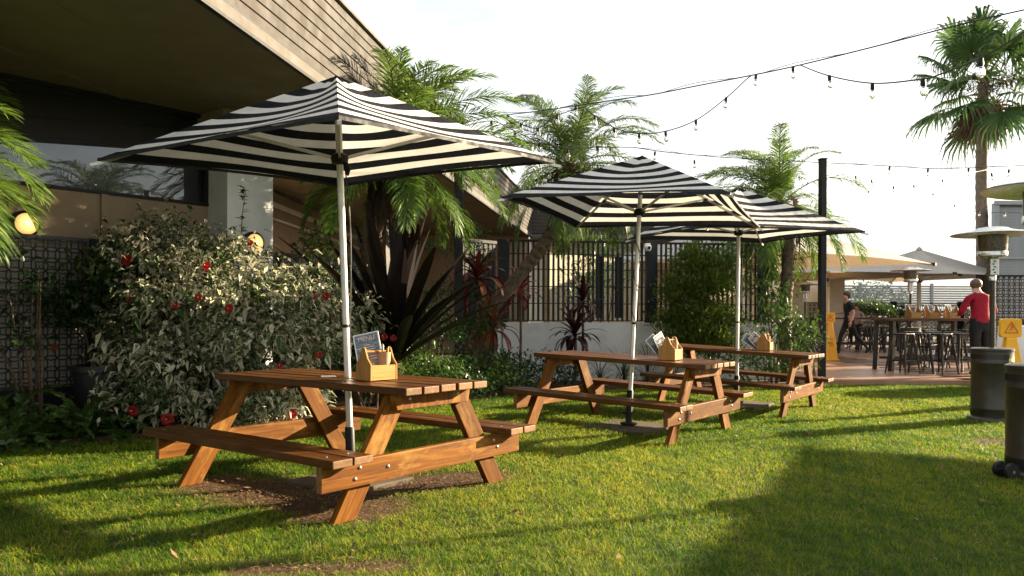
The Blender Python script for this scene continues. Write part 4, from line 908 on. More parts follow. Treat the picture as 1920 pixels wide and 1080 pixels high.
m_stam = simple('yellow_stamen', (.75, .42, .10), .6)

class LM:
    """collects leaf quads and strips as numpy blocks"""
    def __init__(s): s.V, s.T, s.Q, s.R, s.E, s.n = [], [], [], [], [], 0
    def leaves(s, P, D, Nn, L, W_, droop=.15, fold=.12, rnd=None):
        n = len(P); D = D / (np.linalg.norm(D, axis=1, keepdims=True) + 1e-9); S = np.cross(D, Nn); S /= (np.linalg.norm(S, axis=1, keepdims=True) + 1e-9); U = np.cross(S, D)
        L = np.asarray(L)[:, None]; W_ = np.asarray(W_)[:, None]; dz = np.array([[0, 0, 1.0]])
        m = P + D * L * .42 + U * L * .05; tip = P + D * L - dz * L * droop
        V = np.stack([P, m + S * W_ * .5 + U * W_ * fold, m - S * W_ * .5 + U * W_ * fold, tip, m - U * W_ * fold * .5], 1).reshape(-1, 3); k = np.arange(n)[:, None] * 5 + s.n
        s.T.append(np.concatenate([k + [[0, 4, 1]], k + [[1, 4, 3]], k + [[0, 2, 4]], k + [[2, 3, 4]]])); r = rng.uniform(0, 1, n) if rnd is None else rnd
        s.V.append(V); s.R.append(np.repeat(r, 5)); s.E.append(np.tile([.25, 1, 1, .55, 0], n)); s.n += 5 * n; return s
    def strips(s, C, S, Wd, fold=0.0, rnd=None):
        """C (n,k,3) centre lines, S (n,k,3) side vectors, Wd (n,k) widths"""
        n, k, _ = C.shape; H = S * Wd[..., None] * .5
        V = np.stack([C - H, C + H], 2).reshape(-1, 3); b = (np.arange(n)[:, None] * (2 * k) + s.n); Q = []
        for i in range(k - 1): Q.append(b + np.array([[2 * i, 2 * i + 1, 2 * i + 3, 2 * i + 2]]))
        s.Q.append(np.concatenate(Q)); r = rng.uniform(0, 1, n) if rnd is None else np.asarray(rnd); s.R.append(np.repeat(r, 2 * k)); s.E.append(np.zeros(2 * k * n)); s.V.append(V); s.n += 2 * k * n; return s
    def mesh(s, name, smooth=False):
        return mesh_np(name, np.concatenate(s.V), np.concatenate(s.T) if s.T else None, np.concatenate(s.Q) if s.Q else None, {'rnd': np.concatenate(s.R), 'edge': np.concatenate(s.E)}, smooth)
def nrm_(a): return a / (np.linalg.norm(a, axis=-1, keepdims=True) + 1e-9)
def rand_dirs(n): return nrm_(rng.normal(0, 1, (n, 3)))

# ------------------------------------------------------------------ feather palms
def frond_mesh(L, elev, droop, npair, ll, lw, ldroop=.5, twist=0., fresh=.5):
    ks = 14; s_ = np.linspace(0, 1, ks); ang = elev - droop * s_ ** 1.4; d = L / (ks - 1)
    R_ = np.zeros((ks, 3)); 
    for i in range(1, ks): R_[i] = R_[i - 1] + d * np.array([math.cos(ang[i - 1]), 0, math.sin(ang[i - 1])])
    lm = LM(); f = np.linspace(.10, 1, npair)
    for sd_ in (-1, 1):
        ff = np.clip(f + rng.uniform(-.006, .006, npair), 0, 1); idx = ff * (ks - 1); i0 = np.minimum(idx.astype(int), ks - 2); w = (idx - i0)[:, None]
        P = R_[i0] * (1 - w) + R_[i0 + 1] * w; T = nrm_(R_[i0 + 1] - R_[i0]); side = np.array([[0, sd_, 0.]]); up = np.cross(T, np.array([[0, 1., 0]])); up *= np.sign(up[:, 2:3] + 1e-9)
        sp_ = np.radians(62 - 34 * ff) + rng.normal(0, .10, npair); ln = ll * (np.sin(np.pi * (.16 + .80 * ff)) ** .6) * rng.uniform(.82, 1.08, npair)
        D = T * np.cos(sp_)[:, None] + side * np.sin(sp_)[:, None] + up * (.22 + rng.normal(0, .12, npair))[:, None]; D = nrm_(D)
        g = np.array([[0, 0, -1.0]]); ld = ldroop * rng.uniform(.6, 1.3, npair)[:, None]
        c0 = P; c1 = P + D * ln[:, None] * .4 + g * ln[:, None] * .04 * ld; c2 = P + D * ln[:, None] * .75 + g * ln[:, None] * .22 * ld; c3 = P + D * ln[:, None] * .96 + g * ln[:, None] * .50 * ld
        C = np.stack([c0, c1, c2, c3], 1); S = nrm_(np.cross(D, up + .35 * rng.normal(0, 1, (npair, 3)))); S = np.repeat(S[:, None], 4, 1); Wd = lw * np.array([[.6, 1, .8, .08]]) * rng.uniform(.8, 1.2, (npair, 1))
        lm.strips(C, S, Wd, rnd=np.clip(rng.normal(fresh, .25, npair), 0, 1))
    C = R_[None]; 
    for a_ in (0, math.pi / 2): S = np.repeat(np.array([[[0, math.cos(a_), math.sin(a_)]]]), ks, 1); lm.strips(C, S, (np.linspace(.024, .004, ks) * (L / 1.5))[None], rnd=[.95])
    return lm.mesh('frond', True)
def feather_palm(name, label, base, pts, r0, r1, L, nf, ll, mat, elev=(80, -35), seed=1, boots=True, trunk=True, ldroop=.55, pairs=52, skirt=0, lw=.017, excl=None):
    global rng; rng = np.random.default_rng(seed); o = thing(name, label, 'palm tree', base, 0, 'feather palms in the garden')
    P = spl([Vector(p) for p in pts], 12); top = P[-1]
    if trunk:
        rad = [(r0 + (r1 - r0) * i / (len(P) - 1)) * (1 + .09 * ((i % 2) * 2 - 1)) for i in range(len(P))]; c = MB(); c.tube(P, rad, 12); tk = c.build('trunk', m_ptrunk, o, 30)
        lm = LM(); n = 260; i0 = rng.integers(0, len(P) - 1, n); az = rng.uniform(0, 6.28, n); b = np.array([P[i] for i in i0]); out = np.stack([np.cos(az), np.sin(az), rng.uniform(-.2, .9, n)], -1)
        rr = np.array([rad[i] for i in i0])[:, None]; lm.leaves(b + out * rr * [1, 1, 0] * .9, out, rand_dirs(n), rng.uniform(.03, .07, n), rng.uniform(.03, .055, n), 0); tag(link('leaf_scars', lm.mesh('leaf_scars'), tk, l_dead), kind='stuff')
    if boots:
        lm = LM(); n = 420; az = rng.uniform(0, 6.28, n); h = rng.uniform(-.42, .06, n); rr = r1 * (1.2 + .6 * np.exp(-((h + .08) / .22) ** 2)); b = np.array(top)[None] + np.stack([np.cos(az) * rr, np.sin(az) * rr, h], -1)
        D = np.stack([np.cos(az), np.sin(az), rng.uniform(-.3, 1.2, n)], -1); lm.leaves(b, D, rand_dirs(n), rng.uniform(.07, .18, n), rng.uniform(.015, .035, n), .3); tag(link('fibre_boots', lm.mesh('fibre_boots'), o, l_dead), kind='stuff')
    ms = []
    nv = 7
    for k in range(nv):
        q = k / (nv - 1); el = math.radians(elev[0] + (elev[1] - elev[0]) * q)
        ms.append(frond_mesh(L * (.82 + .22 * math.sin(math.pi * (.2 + .7 * q))), el, math.radians(62 + 38 * (1 - q) * 1.0), pairs, ll, lw, ldroop, fresh=.65 - .35 * q)); ms[-1].materials.append(mat)
    for k in range(nf):
        q = (k + .5) / nf; f_ = bpy.data.objects.new('frond', ms[min(nv - 1, int(q * nv))]); col.objects.link(f_); f_.parent = o
        az = k * 2.39996 + rng.uniform(-.25, .25)
        if excl and abs((az - excl[0] + math.pi) % (2 * math.pi) - math.pi) < excl[1]: col.objects.unlink(f_); bpy.data.objects.remove(f_); continue
        f_.location = top + Vector((.03 * math.cos(az), .03 * math.sin(az), .02 - .10 * q)); f_.rotation_euler = (rng.uniform(-.25, .25), rng.uniform(-.12, .12), az); s_ = rng.uniform(.88, 1.1); f_.scale = (s_, s_, s_)
    if skirt:
        lm = LM(); n = skirt; az = rng.uniform(0, 6.28, n); s0 = rng.uniform(-.5, -.1, n); b = np.array(top)[None] + np.stack([np.cos(az) * .1, np.sin(az) * .1, s0], -1); Ls = rng.uniform(.3, .75, n)
        out = np.stack([np.cos(az), np.sin(az), 0 * az], -1); C = np.stack([b, b + out * .16 - [0, 0, .05], b + out * .22 - np.stack([0 * Ls, 0 * Ls, Ls * .6], -1), b + out * .2 - np.stack([0 * Ls, 0 * Ls, Ls], -1)], 1)
        S = np.repeat(nrm_(rng.normal(0, 1, (n, 1, 3))), 4, 1); lm.strips(C, S, np.array([[.012, .02, .018, .004]]) * rng.uniform(.6, 1.5, (n, 1))); tag(link('dead_skirt', lm.mesh('dead_skirt'), o, l_skirt), kind='stuff')
    return o
p1 = Vector((-1.62, 10.0, .05)); feather_palm('date_palm', 'lush pygmy date palm with shaggy trunk behind the nearest umbrella', p1, [(0, 0, 0), (-.12, .05, 1.1), (-.16, .05, 2.2), (.10, 0, 3.16)], .14, .12, 1.65, 66, .36, l_palm_y, (87, -16), 11, skirt=420, pairs=92, lw=.0125)
p2 = Vector((-.75, 12.45, .05)); feather_palm('date_palm', 'leaning pygmy date palm with bare curved trunk left of middle umbrella', p2, [(0, 0, 0), (.28, 0, 1.0), (.85, 0, 1.75), (1.30, 0, 2.35), (1.55, .0, 2.95), (1.66, 0, 3.55)], .105, .10, 1.68, 42, .36, l_palm, (86, -28), 12, skirt=160, ldroop=.9, pairs=92, lw=.012)
p3 = Vector((4.84, 13.85, .05)); feather_palm('date_palm', 'pygmy date palm with straight dark trunk behind the farthest umbrella', p3, [(0, 0, 0), (-.03, 0, 1.2), (0.02, 0, 2.3), (-.10, 0, 3.15)], .115, .11, 1.65, 60, .38, l_palm_y, (84, -42), 13, skirt=100, pairs=92, lw=.011, ldroop=.8, excl=(-.95, .75))
p4 = Vector((-4.92, 6.25, .0)); feather_palm('date_palm', 'palm with arching fronds entering at the left picture edge', p4, [(0, 0, 0), (.03, 0, 1.0), (0, 0, 2.0), (0, 0, 2.45)], .12, .11, 1.08, 46, .40, l_palm_y, (74, -40), 14, ldroop=.45, pairs=80, lw=.011)
feather_palm('date_palm', 'tall feather palm right of the lawn outside the view', Vector((9.6, 4.1, 0)), [(0, 0, 0), (.1, 0, 2), (0, .1, 4.2)], .17, .14, 2.0, 34, .4, l_palm, (78, -35), 15)
feather_palm('date_palm', 'second feather palm right of the lawn outside the view', Vector((12.4, 3.0, 0)), [(0, 0, 0), (-.1, 0, 2.2), (0, .1, 4.6)], .17, .14, 2.1, 34, .4, l_palm, (78, -35), 16)

# ------------------------------------------------------------------ tall fan palm
def fan_mesh(pet, rad, elev, nseg=40, dead=False):
    lm = LM(); dx = np.array([math.cos(elev), 0, math.sin(elev)]); dy = np.array([0, 1., 0]); dn = np.cross(dx, dy); hub = dx * pet - np.array([0, 0, .10 * pet])
    lm.strips(np.stack([np.zeros(3), dx * pet * .5, hub])[None], np.repeat(dy[None, None], 3, 1), np.array([[.05, .035, .03]]), rnd=[.9]); lm.strips(np.stack([np.zeros(3), dx * pet * .5, hub])[None], np.repeat(dn[None, None], 3, 1), np.array([[.03, .025, .02]]), rnd=[.9])
    a_ = np.linspace(-2.45, 2.45, nseg) + rng.normal(0, .02, nseg); Ls = rad * (.80 + .20 * np.cos(a_ * .6)) * rng.uniform(.88, 1.06, nseg)
    D = np.cos(a_)[:, None] * dx + np.sin(a_)[:, None] * dy + .12 * dn * np.cos(a_ * 16)[:, None] * 0; g = np.array([[0, 0, -1.]]); dr = rng.uniform(.5, 1.2, (nseg, 1)) * (1.5 if dead else 1)
    cup_ = -dn * (.10 * np.abs(a_) / 2.4)[:, None] * rad
    C = np.stack([np.repeat(hub[None], nseg, 0), hub + D * Ls[:, None] * .5 + cup_ * .5, hub + D * Ls[:, None] * .78 + cup_ * .8 + g * rad * .08 * dr, hub + D * Ls[:, None] * .95 + cup_ + g * rad * .30 * dr, hub + D * Ls[:, None] * 1.0 + cup_ + g * rad * .52 * dr], 1)
    S0 = -np.sin(a_)[:, None] * dx + np.cos(a_)[:, None] * dy; tl_ = ((np.arange(nseg) % 2) * 2 - 1)[:, None] * .6; S = nrm_(S0 + dn * tl_); S = np.repeat(S[:, None], 5, 1)
    Wd = np.stack([np.full(nseg, .01), Ls * .5 * 4.9 / nseg * 1.25, Ls * .5 * 4.9 / nseg * 1.0, Ls * .03, Ls * .006], 1); lm.strips(C, S, Wd, rnd=np.clip(rng.normal(.5, .25, nseg), 0, 1)); return lm.mesh('fan_leaf', False)
rng = np.random.default_rng(21); fp = Vector((15.55, 26.0, 0)); o = thing('fan_palm', 'tall fan palm with hanging dead leaves at the right', 'palm tree', fp)
P = spl([Vector((.02, 0, 0)), Vector((.0, 0, 3)), Vector((-.05, 0, 6)), Vector((0.02, 0, 9.15))], 18); c = MB(); c.tube(P, [(.21 - .05 * i / len(P)) * (1 + .035 * ((i % 2) * 2 - 1)) for i in range(len(P))], 14); c.build('trunk', m_ftrunk, o, 40)
fm_ = []
for el in (78, 58, 40, 22, 2, -22, -44): m_ = fan_mesh(1.42, 1.08, math.radians(el)); m_.materials.append(l_fan); fm_.append(m_)
for k in range(30):
    q = (k + .5) / 30; f_ = link('fan_leaf', fm_[int(q * 7)], o); az = k * 2.39996 + rng.uniform(-.3, .3); f_.location = (.02, 0, 9.25 - .5 * q); f_.rotation_euler = (rng.uniform(-.3, .3), rng.uniform(-.15, .15), az); s_ = rng.uniform(.8, 1.12); f_.scale = (s_,) * 3
dm_ = []
for el in (-62, -75): m_ = fan_mesh(.85, .75, math.radians(el), 24, True); m_.materials.append(l_dead); dm_.append(m_)
for k in range(13): f_ = link('dead_leaf', dm_[k % 2], o); f_.location = (0.02, 0, 8.95 - .03 * k); f_.rotation_euler = (rng.uniform(-.3, .3), rng.uniform(-.1, .1), k * 2.4); f_.scale = (rng.uniform(.7, 1.1),) * 3
lm = LM(); n = 500; b = np.array([.25, -.1, 9.0]) + rng.normal(0, 1, (n, 3)) * [.5, .5, .18]; lm.leaves(b, rand_dirs(n) + [0, 0, -.7], rand_dirs(n), rng.uniform(.1, .3, n), rng.uniform(.02, .05, n), .4); tag(link('seed_clusters', lm.mesh('seed_clusters'), o, l_maroon), kind='stuff')

# ------------------------------------------------------------------ shrubs from lobes
def shrub(name, label, base, lobes, nleaf, lsz, wr, mat, cat='shrub', seed=3, group=None, droop=.25, stemmat=None, shell=.45, up=.25, clump=14, stemr=.014, nst=9):
    global rng; rng = np.random.default_rng(seed); o = thing(name, label, cat, base, 0, group); b0 = np.array(base)
    L = np.array([[*(np.array(l[:3]) - b0), l[3]] for l in lobes]); wgt = L[:, 3] ** 2; wgt = wgt / wgt.sum()
    nc = max(10, nleaf // clump); li = rng.choice(len(L), nc, p=wgt); dr = rand_dirs(nc); dr[:, 2] = np.abs(dr[:, 2]) * .75 + dr[:, 2] * .25; rad = L[li, 3] * (rng.uniform(shell, 1, nc) ** .6) * rng.uniform(.9, 1.12, nc); cc = L[li, :3] + dr * rad[:, None]; cc[:, 2] = np.maximum(cc[:, 2], .03)
    k = rng.integers(0, nc, nleaf); spread = lsz * 1.15; P = cc[k] + rng.normal(0, 1, (nleaf, 3)) * spread * .75; D = nrm_(dr[k] * .8 + rand_dirs(nleaf) * .9 + [0, 0, up]); N_ = rand_dirs(nleaf) * .6 + [0, 0, 1]
    P[:, 2] = np.maximum(P[:, 2], .02); ls = lsz * rng.uniform(.45, 1.35, nleaf); cr_ = np.clip(rng.normal(.5, .22, nc), 0, 1)
    lm = LM(); lm.leaves(P, D, N_, ls, ls * wr * rng.uniform(.8, 1.2, nleaf), droop, rnd=np.clip(cr_[k] + rng.normal(0, .18, nleaf), 0, 1)); fo = tag(link('foliage', lm.mesh('foliage'), o, mat), kind='stuff')
    c = MB()
    for j in range(min(nst, nc)):
        e_ = Vector(cc[j]); s_ = Vector((e_.x * .25 + rng.normal(0, .05), e_.y * .25 + rng.normal(0, .05), 0)); m_ = s_.lerp(e_, .5) + Vector((0, 0, .12 * e_.z)); c.tube([s_, m_, e_], [stemr, stemr * .7, stemr * .25], 6)
    c.build('stems', stemmat or m_bark, o, 60); return o
def lob(px, py, Y, rpx): p = at(px, py, Y); return (p.x, p.y, p.z, pxm(rpx, Y))
hl = [lob(290, 505, 8.5, 88), lob(325, 462, 8.7, 48), lob(240, 465, 8.6, 36), lob(375, 520, 8.4, 75), lob(440, 488, 8.9, 50), lob(330, 590, 8.2, 95), lob(440, 570, 8.3, 95), lob(535, 555, 8.8, 50), lob(555, 580, 8.6, 85), lob(470, 650, 8.1, 95), lob(370, 680, 8.0, 100), lob(280, 660, 8.1, 75), lob(300, 740, 7.9, 65), lob(400, 750, 8.0, 75), lob(560, 660, 8.4, 85), lob(540, 740, 8.2, 75), lob(620, 620, 8.7, 55), lob(480, 740, 8.1, 70), lob(190, 600, 8.3, 45), lob(650, 615, 9.0, 50), lob(265, 755, 7.65, 55), lob(330, 775, 7.65, 52), lob(410, 785, 7.75, 52), lob(490, 785, 7.85, 50), lob(560, 775, 8.0, 50), lob(240, 705, 7.8, 50)]
hb = Vector((-3.15, 8.35, .03)); hib = shrub('hibiscus_shrub', 'huge variegated cream and green hibiscus shrub with red flowers', hb, hl, 17000, .100, .48, l_hib, 'shrub', 5, droop=.35, shell=.72, up=.0, clump=24)
def flower_mesh(seed):
    r = np.random.default_rng(seed); V, Q, R_ = [], [], []
    for k in range(5):
        a_ = k * 1.2566 + r.normal(0, .06); b = len(V); ca, sa = math.cos(a_), math.sin(a_)
        for i, (rr, w, z) in enumerate([(.004, .006, 0), (.025, .026, .016), (.048, .036, .020), (.064, .028, .008), (.070, .008, -.002)]):
            for j, s_ in enumerate((-1, 0, 1)): V.append((ca * rr - sa * w * s_, sa * rr + ca * w * s_, z + (.007 if s_ else 0) + r.normal(0, .003))); R_.append(r.uniform(0, 1))
        for i in range(4):
            for j in range(2): q = b + i * 3 + j; Q.append((q, q + 1, q + 4, q + 3))
    return mesh_np('flower', V, None, np.array(Q), {'rnd': R_, 'edge': np.zeros(len(V))}, True)
fl_me = [flower_mesh(k) for k in range(3)]; [m_.materials.append(m_petal) for m_ in fl_me]; stm = MB(); stm.tube([(0, 0, 0), (0, .004, .05), (0, .012, .085)], [.004, .003, .005], 6); st_me = stm.mesh('stamen', 60); st_me.materials.append(m_stam)
for k, (px, py, Y, s_) in enumerate([(238, 489, 7.95, 1.1), (249, 561, 7.85, 1.1), (388, 499, 7.75, .8), (430, 578, 7.6, .75), (372, 558, 7.6, .6), (330, 573, 7.55, .6), (468, 456, 8.25, .75), (588, 557, 8.1, .6), (612, 556, 8.1, .75), (250, 770, 7.45, 1.0), (314, 786, 7.4, 1.1), (549, 776, 7.7, .9), (598, 666, 7.85, .7), (524, 687, 7.7, .6), (720, 632, 8.9, .8), (737, 634, 8.95, .7), (655, 556, 8.8, .7), (101, 652, 7.9, .8)]):
    f_ = link('flower', fl_me[k % 3], hib); f_.location = at(px, py, Y) - hb; d = Vector((0.25 * math.sin(k * 2.1), -1, .25 + .3 * math.cos(k))); f_.rotation_euler = d.to_track_quat('Z', 'Y').to_euler(); f_.scale = (s_ * .8,) * 3; link('stamen', st_me, f_)
# bare sprig standing up out of the shrub, in front of the pillar
rng = np.random.default_rng(9); sg = at(452, 445, 8.6); c = MB(); c.tube([Vector((0, 0, 0)), Vector((.01, 0, .25)), Vector((.05, 0, .52))], [.006, .005, .002], 6); o = thing('hibiscus_sprig', 'single tall leafy sprig rising in front of the white pillar', 'plant', sg); c.build('stem', m_bark, o)
lm = LM(); n = 26; hh = rng.uniform(.05, .54, n); az = rng.uniform(0, 6.28, n); lm.leaves(np.stack([.05 * hh, 0 * hh, hh], -1), np.stack([np.cos(az), np.sin(az), .5 + 0 * az], -1), np.tile([[0, 0, 1.]], (n, 1)), rng.uniform(.07, .11, n), rng.uniform(.035, .055, n), .2); link('foliage', lm.mesh('foliage'), o, l_mid)
# dark pot with plain green hibiscus, left
o = thing('planter_pot', 'large black pot behind the ferns holding dark green shrub', 'pot', Vector((-4.10, 8.0, .05))); c = MB(); c.lathe([(.26, 0), (.33, .55), (.35, .56), (.35, .62), (.32, .62), (.30, .5)], 32); c.build('pot', m_pot, o, 40); c = MB(); c.lathe([(.005, .52), (.31, .52)], 24); c.build('potting_soil', m_soil, o)
shrub('green_shrub', 'dark green leafy shrub in black pot left of the variegated hibiscus', Vector((-4.10, 8.0, .57)), [lob(190, 560, 8.0, 60), lob(150, 600, 8.0, 55), lob(215, 610, 7.9, 50), lob(110, 580, 7.95, 45), lob(205, 505, 8.1, 40)], 1000, .10, .5, l_dark, seed=6)
shrub('green_shrub', 'sparse broad-leaved dark shrub in front of the leftmost lattice screen', Vector((-4.55, 7.55, .05)), [lob(60, 560, 7.5, 45), lob(25, 640, 7.4, 50), lob(90, 520, 7.6, 30)], 150, .11, .5, l_dark, seed=7)
shrub('green_shrub', 'upright glossy green shrub between the pillar and the shaggy palm', Vector((-2.45, 9.55, .05)), [lob(580, 480, 9.6, 35), lob(595, 540, 9.5, 45), lob(610, 450, 9.6, 25), lob(640, 620, 9.3, 50)], 900, .085, .5, l_mid, seed=8)
# ferns at lower left
def fern(p, label, n, L, seed, mat=l_fern):
    global rng; rng = np.random.default_rng(seed); o = thing('fern', label, 'fern', p, 0, 'sword ferns at the left')
    ms = [frond_mesh(L * s_, math.radians(e_), math.radians(95), 30, .085, .022, .3) for s_, e_ in ((.9, 78), (1, 58), (1.05, 38), (.95, 20))]; [m_.materials.append(mat) for m_ in ms]
    for k in range(n): f_ = link('frond', ms[min(3, int(4 * k / n))], o); f_.rotation_euler = (rng.uniform(-.3, .3), 0, k * 2.4 + rng.uniform(-.3, .3)); f_.scale = (rng.uniform(.75, 1.1),) * 3; f_.location = (rng.normal(0, .08), rng.normal(0, .08), .0)
for k, (x, y, L, lb) in enumerate([(-4.55, 7.1, .85, 'leftmost sword fern below the leftmost lattice screen'), (-4.02, 7.32, .8, 'sword fern in front of the black pot'), (-4.30, 6.72, .6, 'low front sword fern at the lawn edge'), (-5.0, 7.4, .9, 'sword fern cut by the left picture edge'), (-3.75, 7.62, .5, 'small fern at the foot of the variegated hibiscus')]): fern(Vector((x, y, .05)), lb, 24, L, 30 + k)

# ------------------------------------------------------------------ strap-leaved plants
def strap_leaf(L, W_, bend, k=9, wave=0.):
    s_ = np.linspace(0, 1, k); a_ = -bend * s_ ** 1.6; d = L / (k - 1); C = np.zeros((k, 3))
    for i in range(1, k): C[i] = C[i - 1] + d * np.array([math.cos(a_[i]), 0, math.sin(a_[i])])
    w = W_ * np.clip(np.minimum(.55 + 1.6 * s_, 1.0) * np.clip((1.02 - s_) / .28, 0, 1) ** .6, .02, 1); return C, w
def rosette(name, label, p, h, leaves_, L, W_, mat, bend=(.3, 1.3), elev=(85, 15), seed=1, cat='plant', group=None, stem=.03, az0=None, parts=True, mat2=None):
    global rng; rng = np.random.default_rng(seed); o = thing(name, label, cat, p, 0, group); c = MB(); c.tube([(0, 0, 0), (.01, .01, h * .5), (0, 0, h)], [stem, stem * .9, stem * .8], 8); c.build('stem', m_bark, o, 60)
    allm = LM()
    for k in range(leaves_):
        q = (k + .5) / leaves_; el = math.radians(elev[0] + (elev[1] - elev[0]) * q + rng.normal(0, 5)); C, w = strap_leaf(L * rng.uniform(.75, 1.1), W_ * rng.uniform(.8, 1.15), bend[0] + (bend[1] - bend[0]) * q); az = k * 2.39996 + rng.normal(0, .2) if az0 is None else az0[0] + (az0[1] - az0[0]) * rng.uniform(0, 1)
        Rm = np.array(Matrix.Rotation(az, 3, 'Z') @ Matrix.Rotation(-el, 3, 'Y')); C2 = C @ Rm.T + [0, 0, h - .12 * q * min(1, h)]; S = Rm @ np.array([0, 1, 0]); up_ = Rm @ np.array([0, 0, 1.]); f_ = .30
        lm = LM() if parts else allm
        for sg_ in (-1, 1):
            sv = nrm_(S * sg_ + up_ * f_); off = C2 + sv * (w * .25)[:, None]; lm.strips(off[None], np.repeat(sv[None, None], len(C2), 1), (w * .5)[None], rnd=[rng.uniform(0, 1)])
        if parts: link('leaf', lm.mesh('leaf', True), o, mat2 if (mat2 and rng.uniform() < .22) else mat)
    if not parts: link('leaves', allm.mesh('leaves', True), o, mat)
    return o
rosette('giant_bromeliad', 'giant dark purple plant with long broad strap leaves beside the shaggy trunk', Vector((-1.42, 9.55, .05)), .60, 40, 1.85, .16, l_strap, (.08, .40), (87, 26), 41, 'plant', stem=.10)
rosette('giant_bromeliad', 'smaller dark strap-leaved plant left of the giant one', Vector((-1.85, 9.35, .05)), .35, 18, 1.0, .09, l_strap, (.15, .8), (80, 20), 42, 'plant', stem=.07)
rosette('cordyline', 'tall red and rust cordyline right of the first black post', at(893, 700, 11.9) + Vector((0, 0, -.25)), 1.75, 30, .62, .085, l_red, (.6, 2.0), (82, -25), 43, 'cordyline', 'red-leaved cordylines', .022, mat2=l_rust)
rosette('cordyline', 'shorter red cordyline at the foot of the leaning palm', at(925, 690, 12.0) + Vector((0, 0, -.2)), .85, 24, .52, .075, l_red, (.6, 2.0), (80, -25), 44, 'cordyline', 'red-leaved cordylines', .02, mat2=l_rust)
rosette('cordyline', 'slender wine-red cordyline with bare stem before the white wall', at(975, 650, 12.7) * 1 + Vector((0, 0, -.62)), 1.55, 26, .46, .07, l_red, (.5, 1.8), (82, -10), 45, 'cordyline', 'red-leaved cordylines', .022)
rosette('cordyline', 'low dark maroon cordyline before the white wall', at(1078, 650, 12.9) + Vector((0, 0, -.62)), .85, 30, .58, .085, l_maroon, (.5, 1.9), (82, -20), 46, 'cordyline', 'maroon cordylines at the white wall', .03)
rosette('cordyline', 'upper maroon cordyline head against the slats', at(1092, 650, 13.05) + Vector((0, 0, -.62)), 1.42, 24, .46, .075, l_maroon, (.5, 1.7), (82, -10), 47, 'cordyline', 'maroon cordylines at the white wall', .025)
rosette('cordyline', 'small maroon cordyline low behind the middle table end', Vector((-.15, 12.2, .05)), .35, 16, .4, .06, l_maroon, (.5, 1.8), (75, 0), 48, 'cordyline', 'maroon cordylines at the white wall', .02)
for k, (px, Y, n, L, lb) in enumerate([(1170, 12.9, 60, .75, 'dark grassy clump before the white wall left of the round bush'), (1215, 12.8, 55, .7, 'dark grassy clump touching the middle umbrella pole'), (1125, 13.0, 40, .55, 'small dark grassy clump right of the maroon cordyline'), (955, 12.3, 34, .7, 'thin grassy clump at the left end of the white wall'), (1265, 12.9, 46, .6, 'dark grassy clump behind the middle caddy')]):
    rosette('grass_clump', lb, Vector(((px - 960) / F * Y, Y, .05)), .04, n, L, .014, l_dark, (.7, 2.2), (86, 25), 50 + k, 'plant', 'strappy grass clumps at the white wall', .02, parts=False)
# climbing greenery near post, low hedge, round bush, shrubs by the palm
shrub('climbing_shrub', 'mixed green climber growing beside the first black post', at(905, 700, 12.1) + Vector((0, 0, -.25)), [lob(885, 440, 12.2, 26), lob(890, 490, 12.1, 28), lob(898, 560, 12.1, 32), lob(905, 620, 12.0, 36), lob(820, 470, 11.9, 26), lob(830, 560, 11.8, 30)], 2400, .06, .5, l_mid, seed=61)
shrub('climbing_shrub', 'small-leaved grey green shrub behind the giant dark plant', Vector((-1.15, 10.9, .05)), [lob(790, 600, 10.9, 55), lob(830, 640, 10.9, 45), lob(750, 620, 10.9, 45)], 3200, .05, .5, l_dark, seed=62)
for k, (px, py, Y, r_, n, lb) in enumerate([(775, 700, 9.95, 62, 1500, 'low dark hedge plant just right of the nearest caddy'), (835, 712, 10.7, 55, 1300, 'low dark hedge plant left of the first black post foot'), (900, 705, 11.4, 58, 1300, 'low dark hedge plant right of the first black post foot'), (960, 706, 12.0, 50, 1000, 'low dark hedge plant behind the left end of the middle table'), (690, 700, 9.2, 55, 1000, 'low dark hedge plant behind the nearest umbrella pole'), (1035, 700, 12.4, 42, 700, 'low dark hedge plant behind the middle table top')]):
    c0 = lob(px, py, Y, r_); b = Vector((c0[0], Y, .05)); shrub('hedge_plant', lb, b, [c0, (c0[0] - c0[3] * .8, Y + .1, c0[2] - .1, c0[3] * .8), (c0[0] + c0[3] * .8, Y - .1, c0[2] - .12, c0[3] * .8)], n, .095, .34, l_dark if k % 2 else l_mid, seed=70 + k, group='low hedge plants in the garden bed', shell=.3)
shrub('round_bush', 'rounded fine-leaved green bush before the slat fence', Vector((3.20, 13.35, .05)), [lob(1310, 540, 13.4, 62), lob(1275, 560, 13.3, 45), lob(1345, 550, 13.3, 45), lob(1300, 500, 13.4, 40), lob(1335, 505, 13.4, 34), lob(1310, 600, 13.3, 55), lob(1300, 480, 13.4, 22), lob(1260, 610, 13.3, 40), lob(1355, 610, 13.3, 40), lob(1310, 635, 13.2, 60), lob(1275, 655, 13.2, 45), lob(1345, 655, 13.2, 45), lob(1310, 660, 13.1, 45)], 21000, .085, .34, l_bush, seed=80, up=.7, shell=.2, droop=.1, stemr=.008)
shrub('leafy_shrub', 'bright leafy shrub at the foot of the straight palm trunk', Vector((4.45, 13.25, .05)), [lob(1440, 560, 13.4, 30), lob(1455, 600, 13.3, 34), lob(1430, 640, 13.2, 36), lob(1480, 645, 13.2, 30)], 800, .15, .24, l_mid, seed=81, droop=.4)
shrub('leafy_shrub', 'pale green plant in pot at the deck corner right of the palm', Vector((4.95, 13.0, .05)), [lob(1505, 625, 13.1, 26), lob(1490, 650, 13.0, 24), lob(1515, 645, 13.1, 18)], 420, .14, .26, l_mid, seed=82, droop=.45)
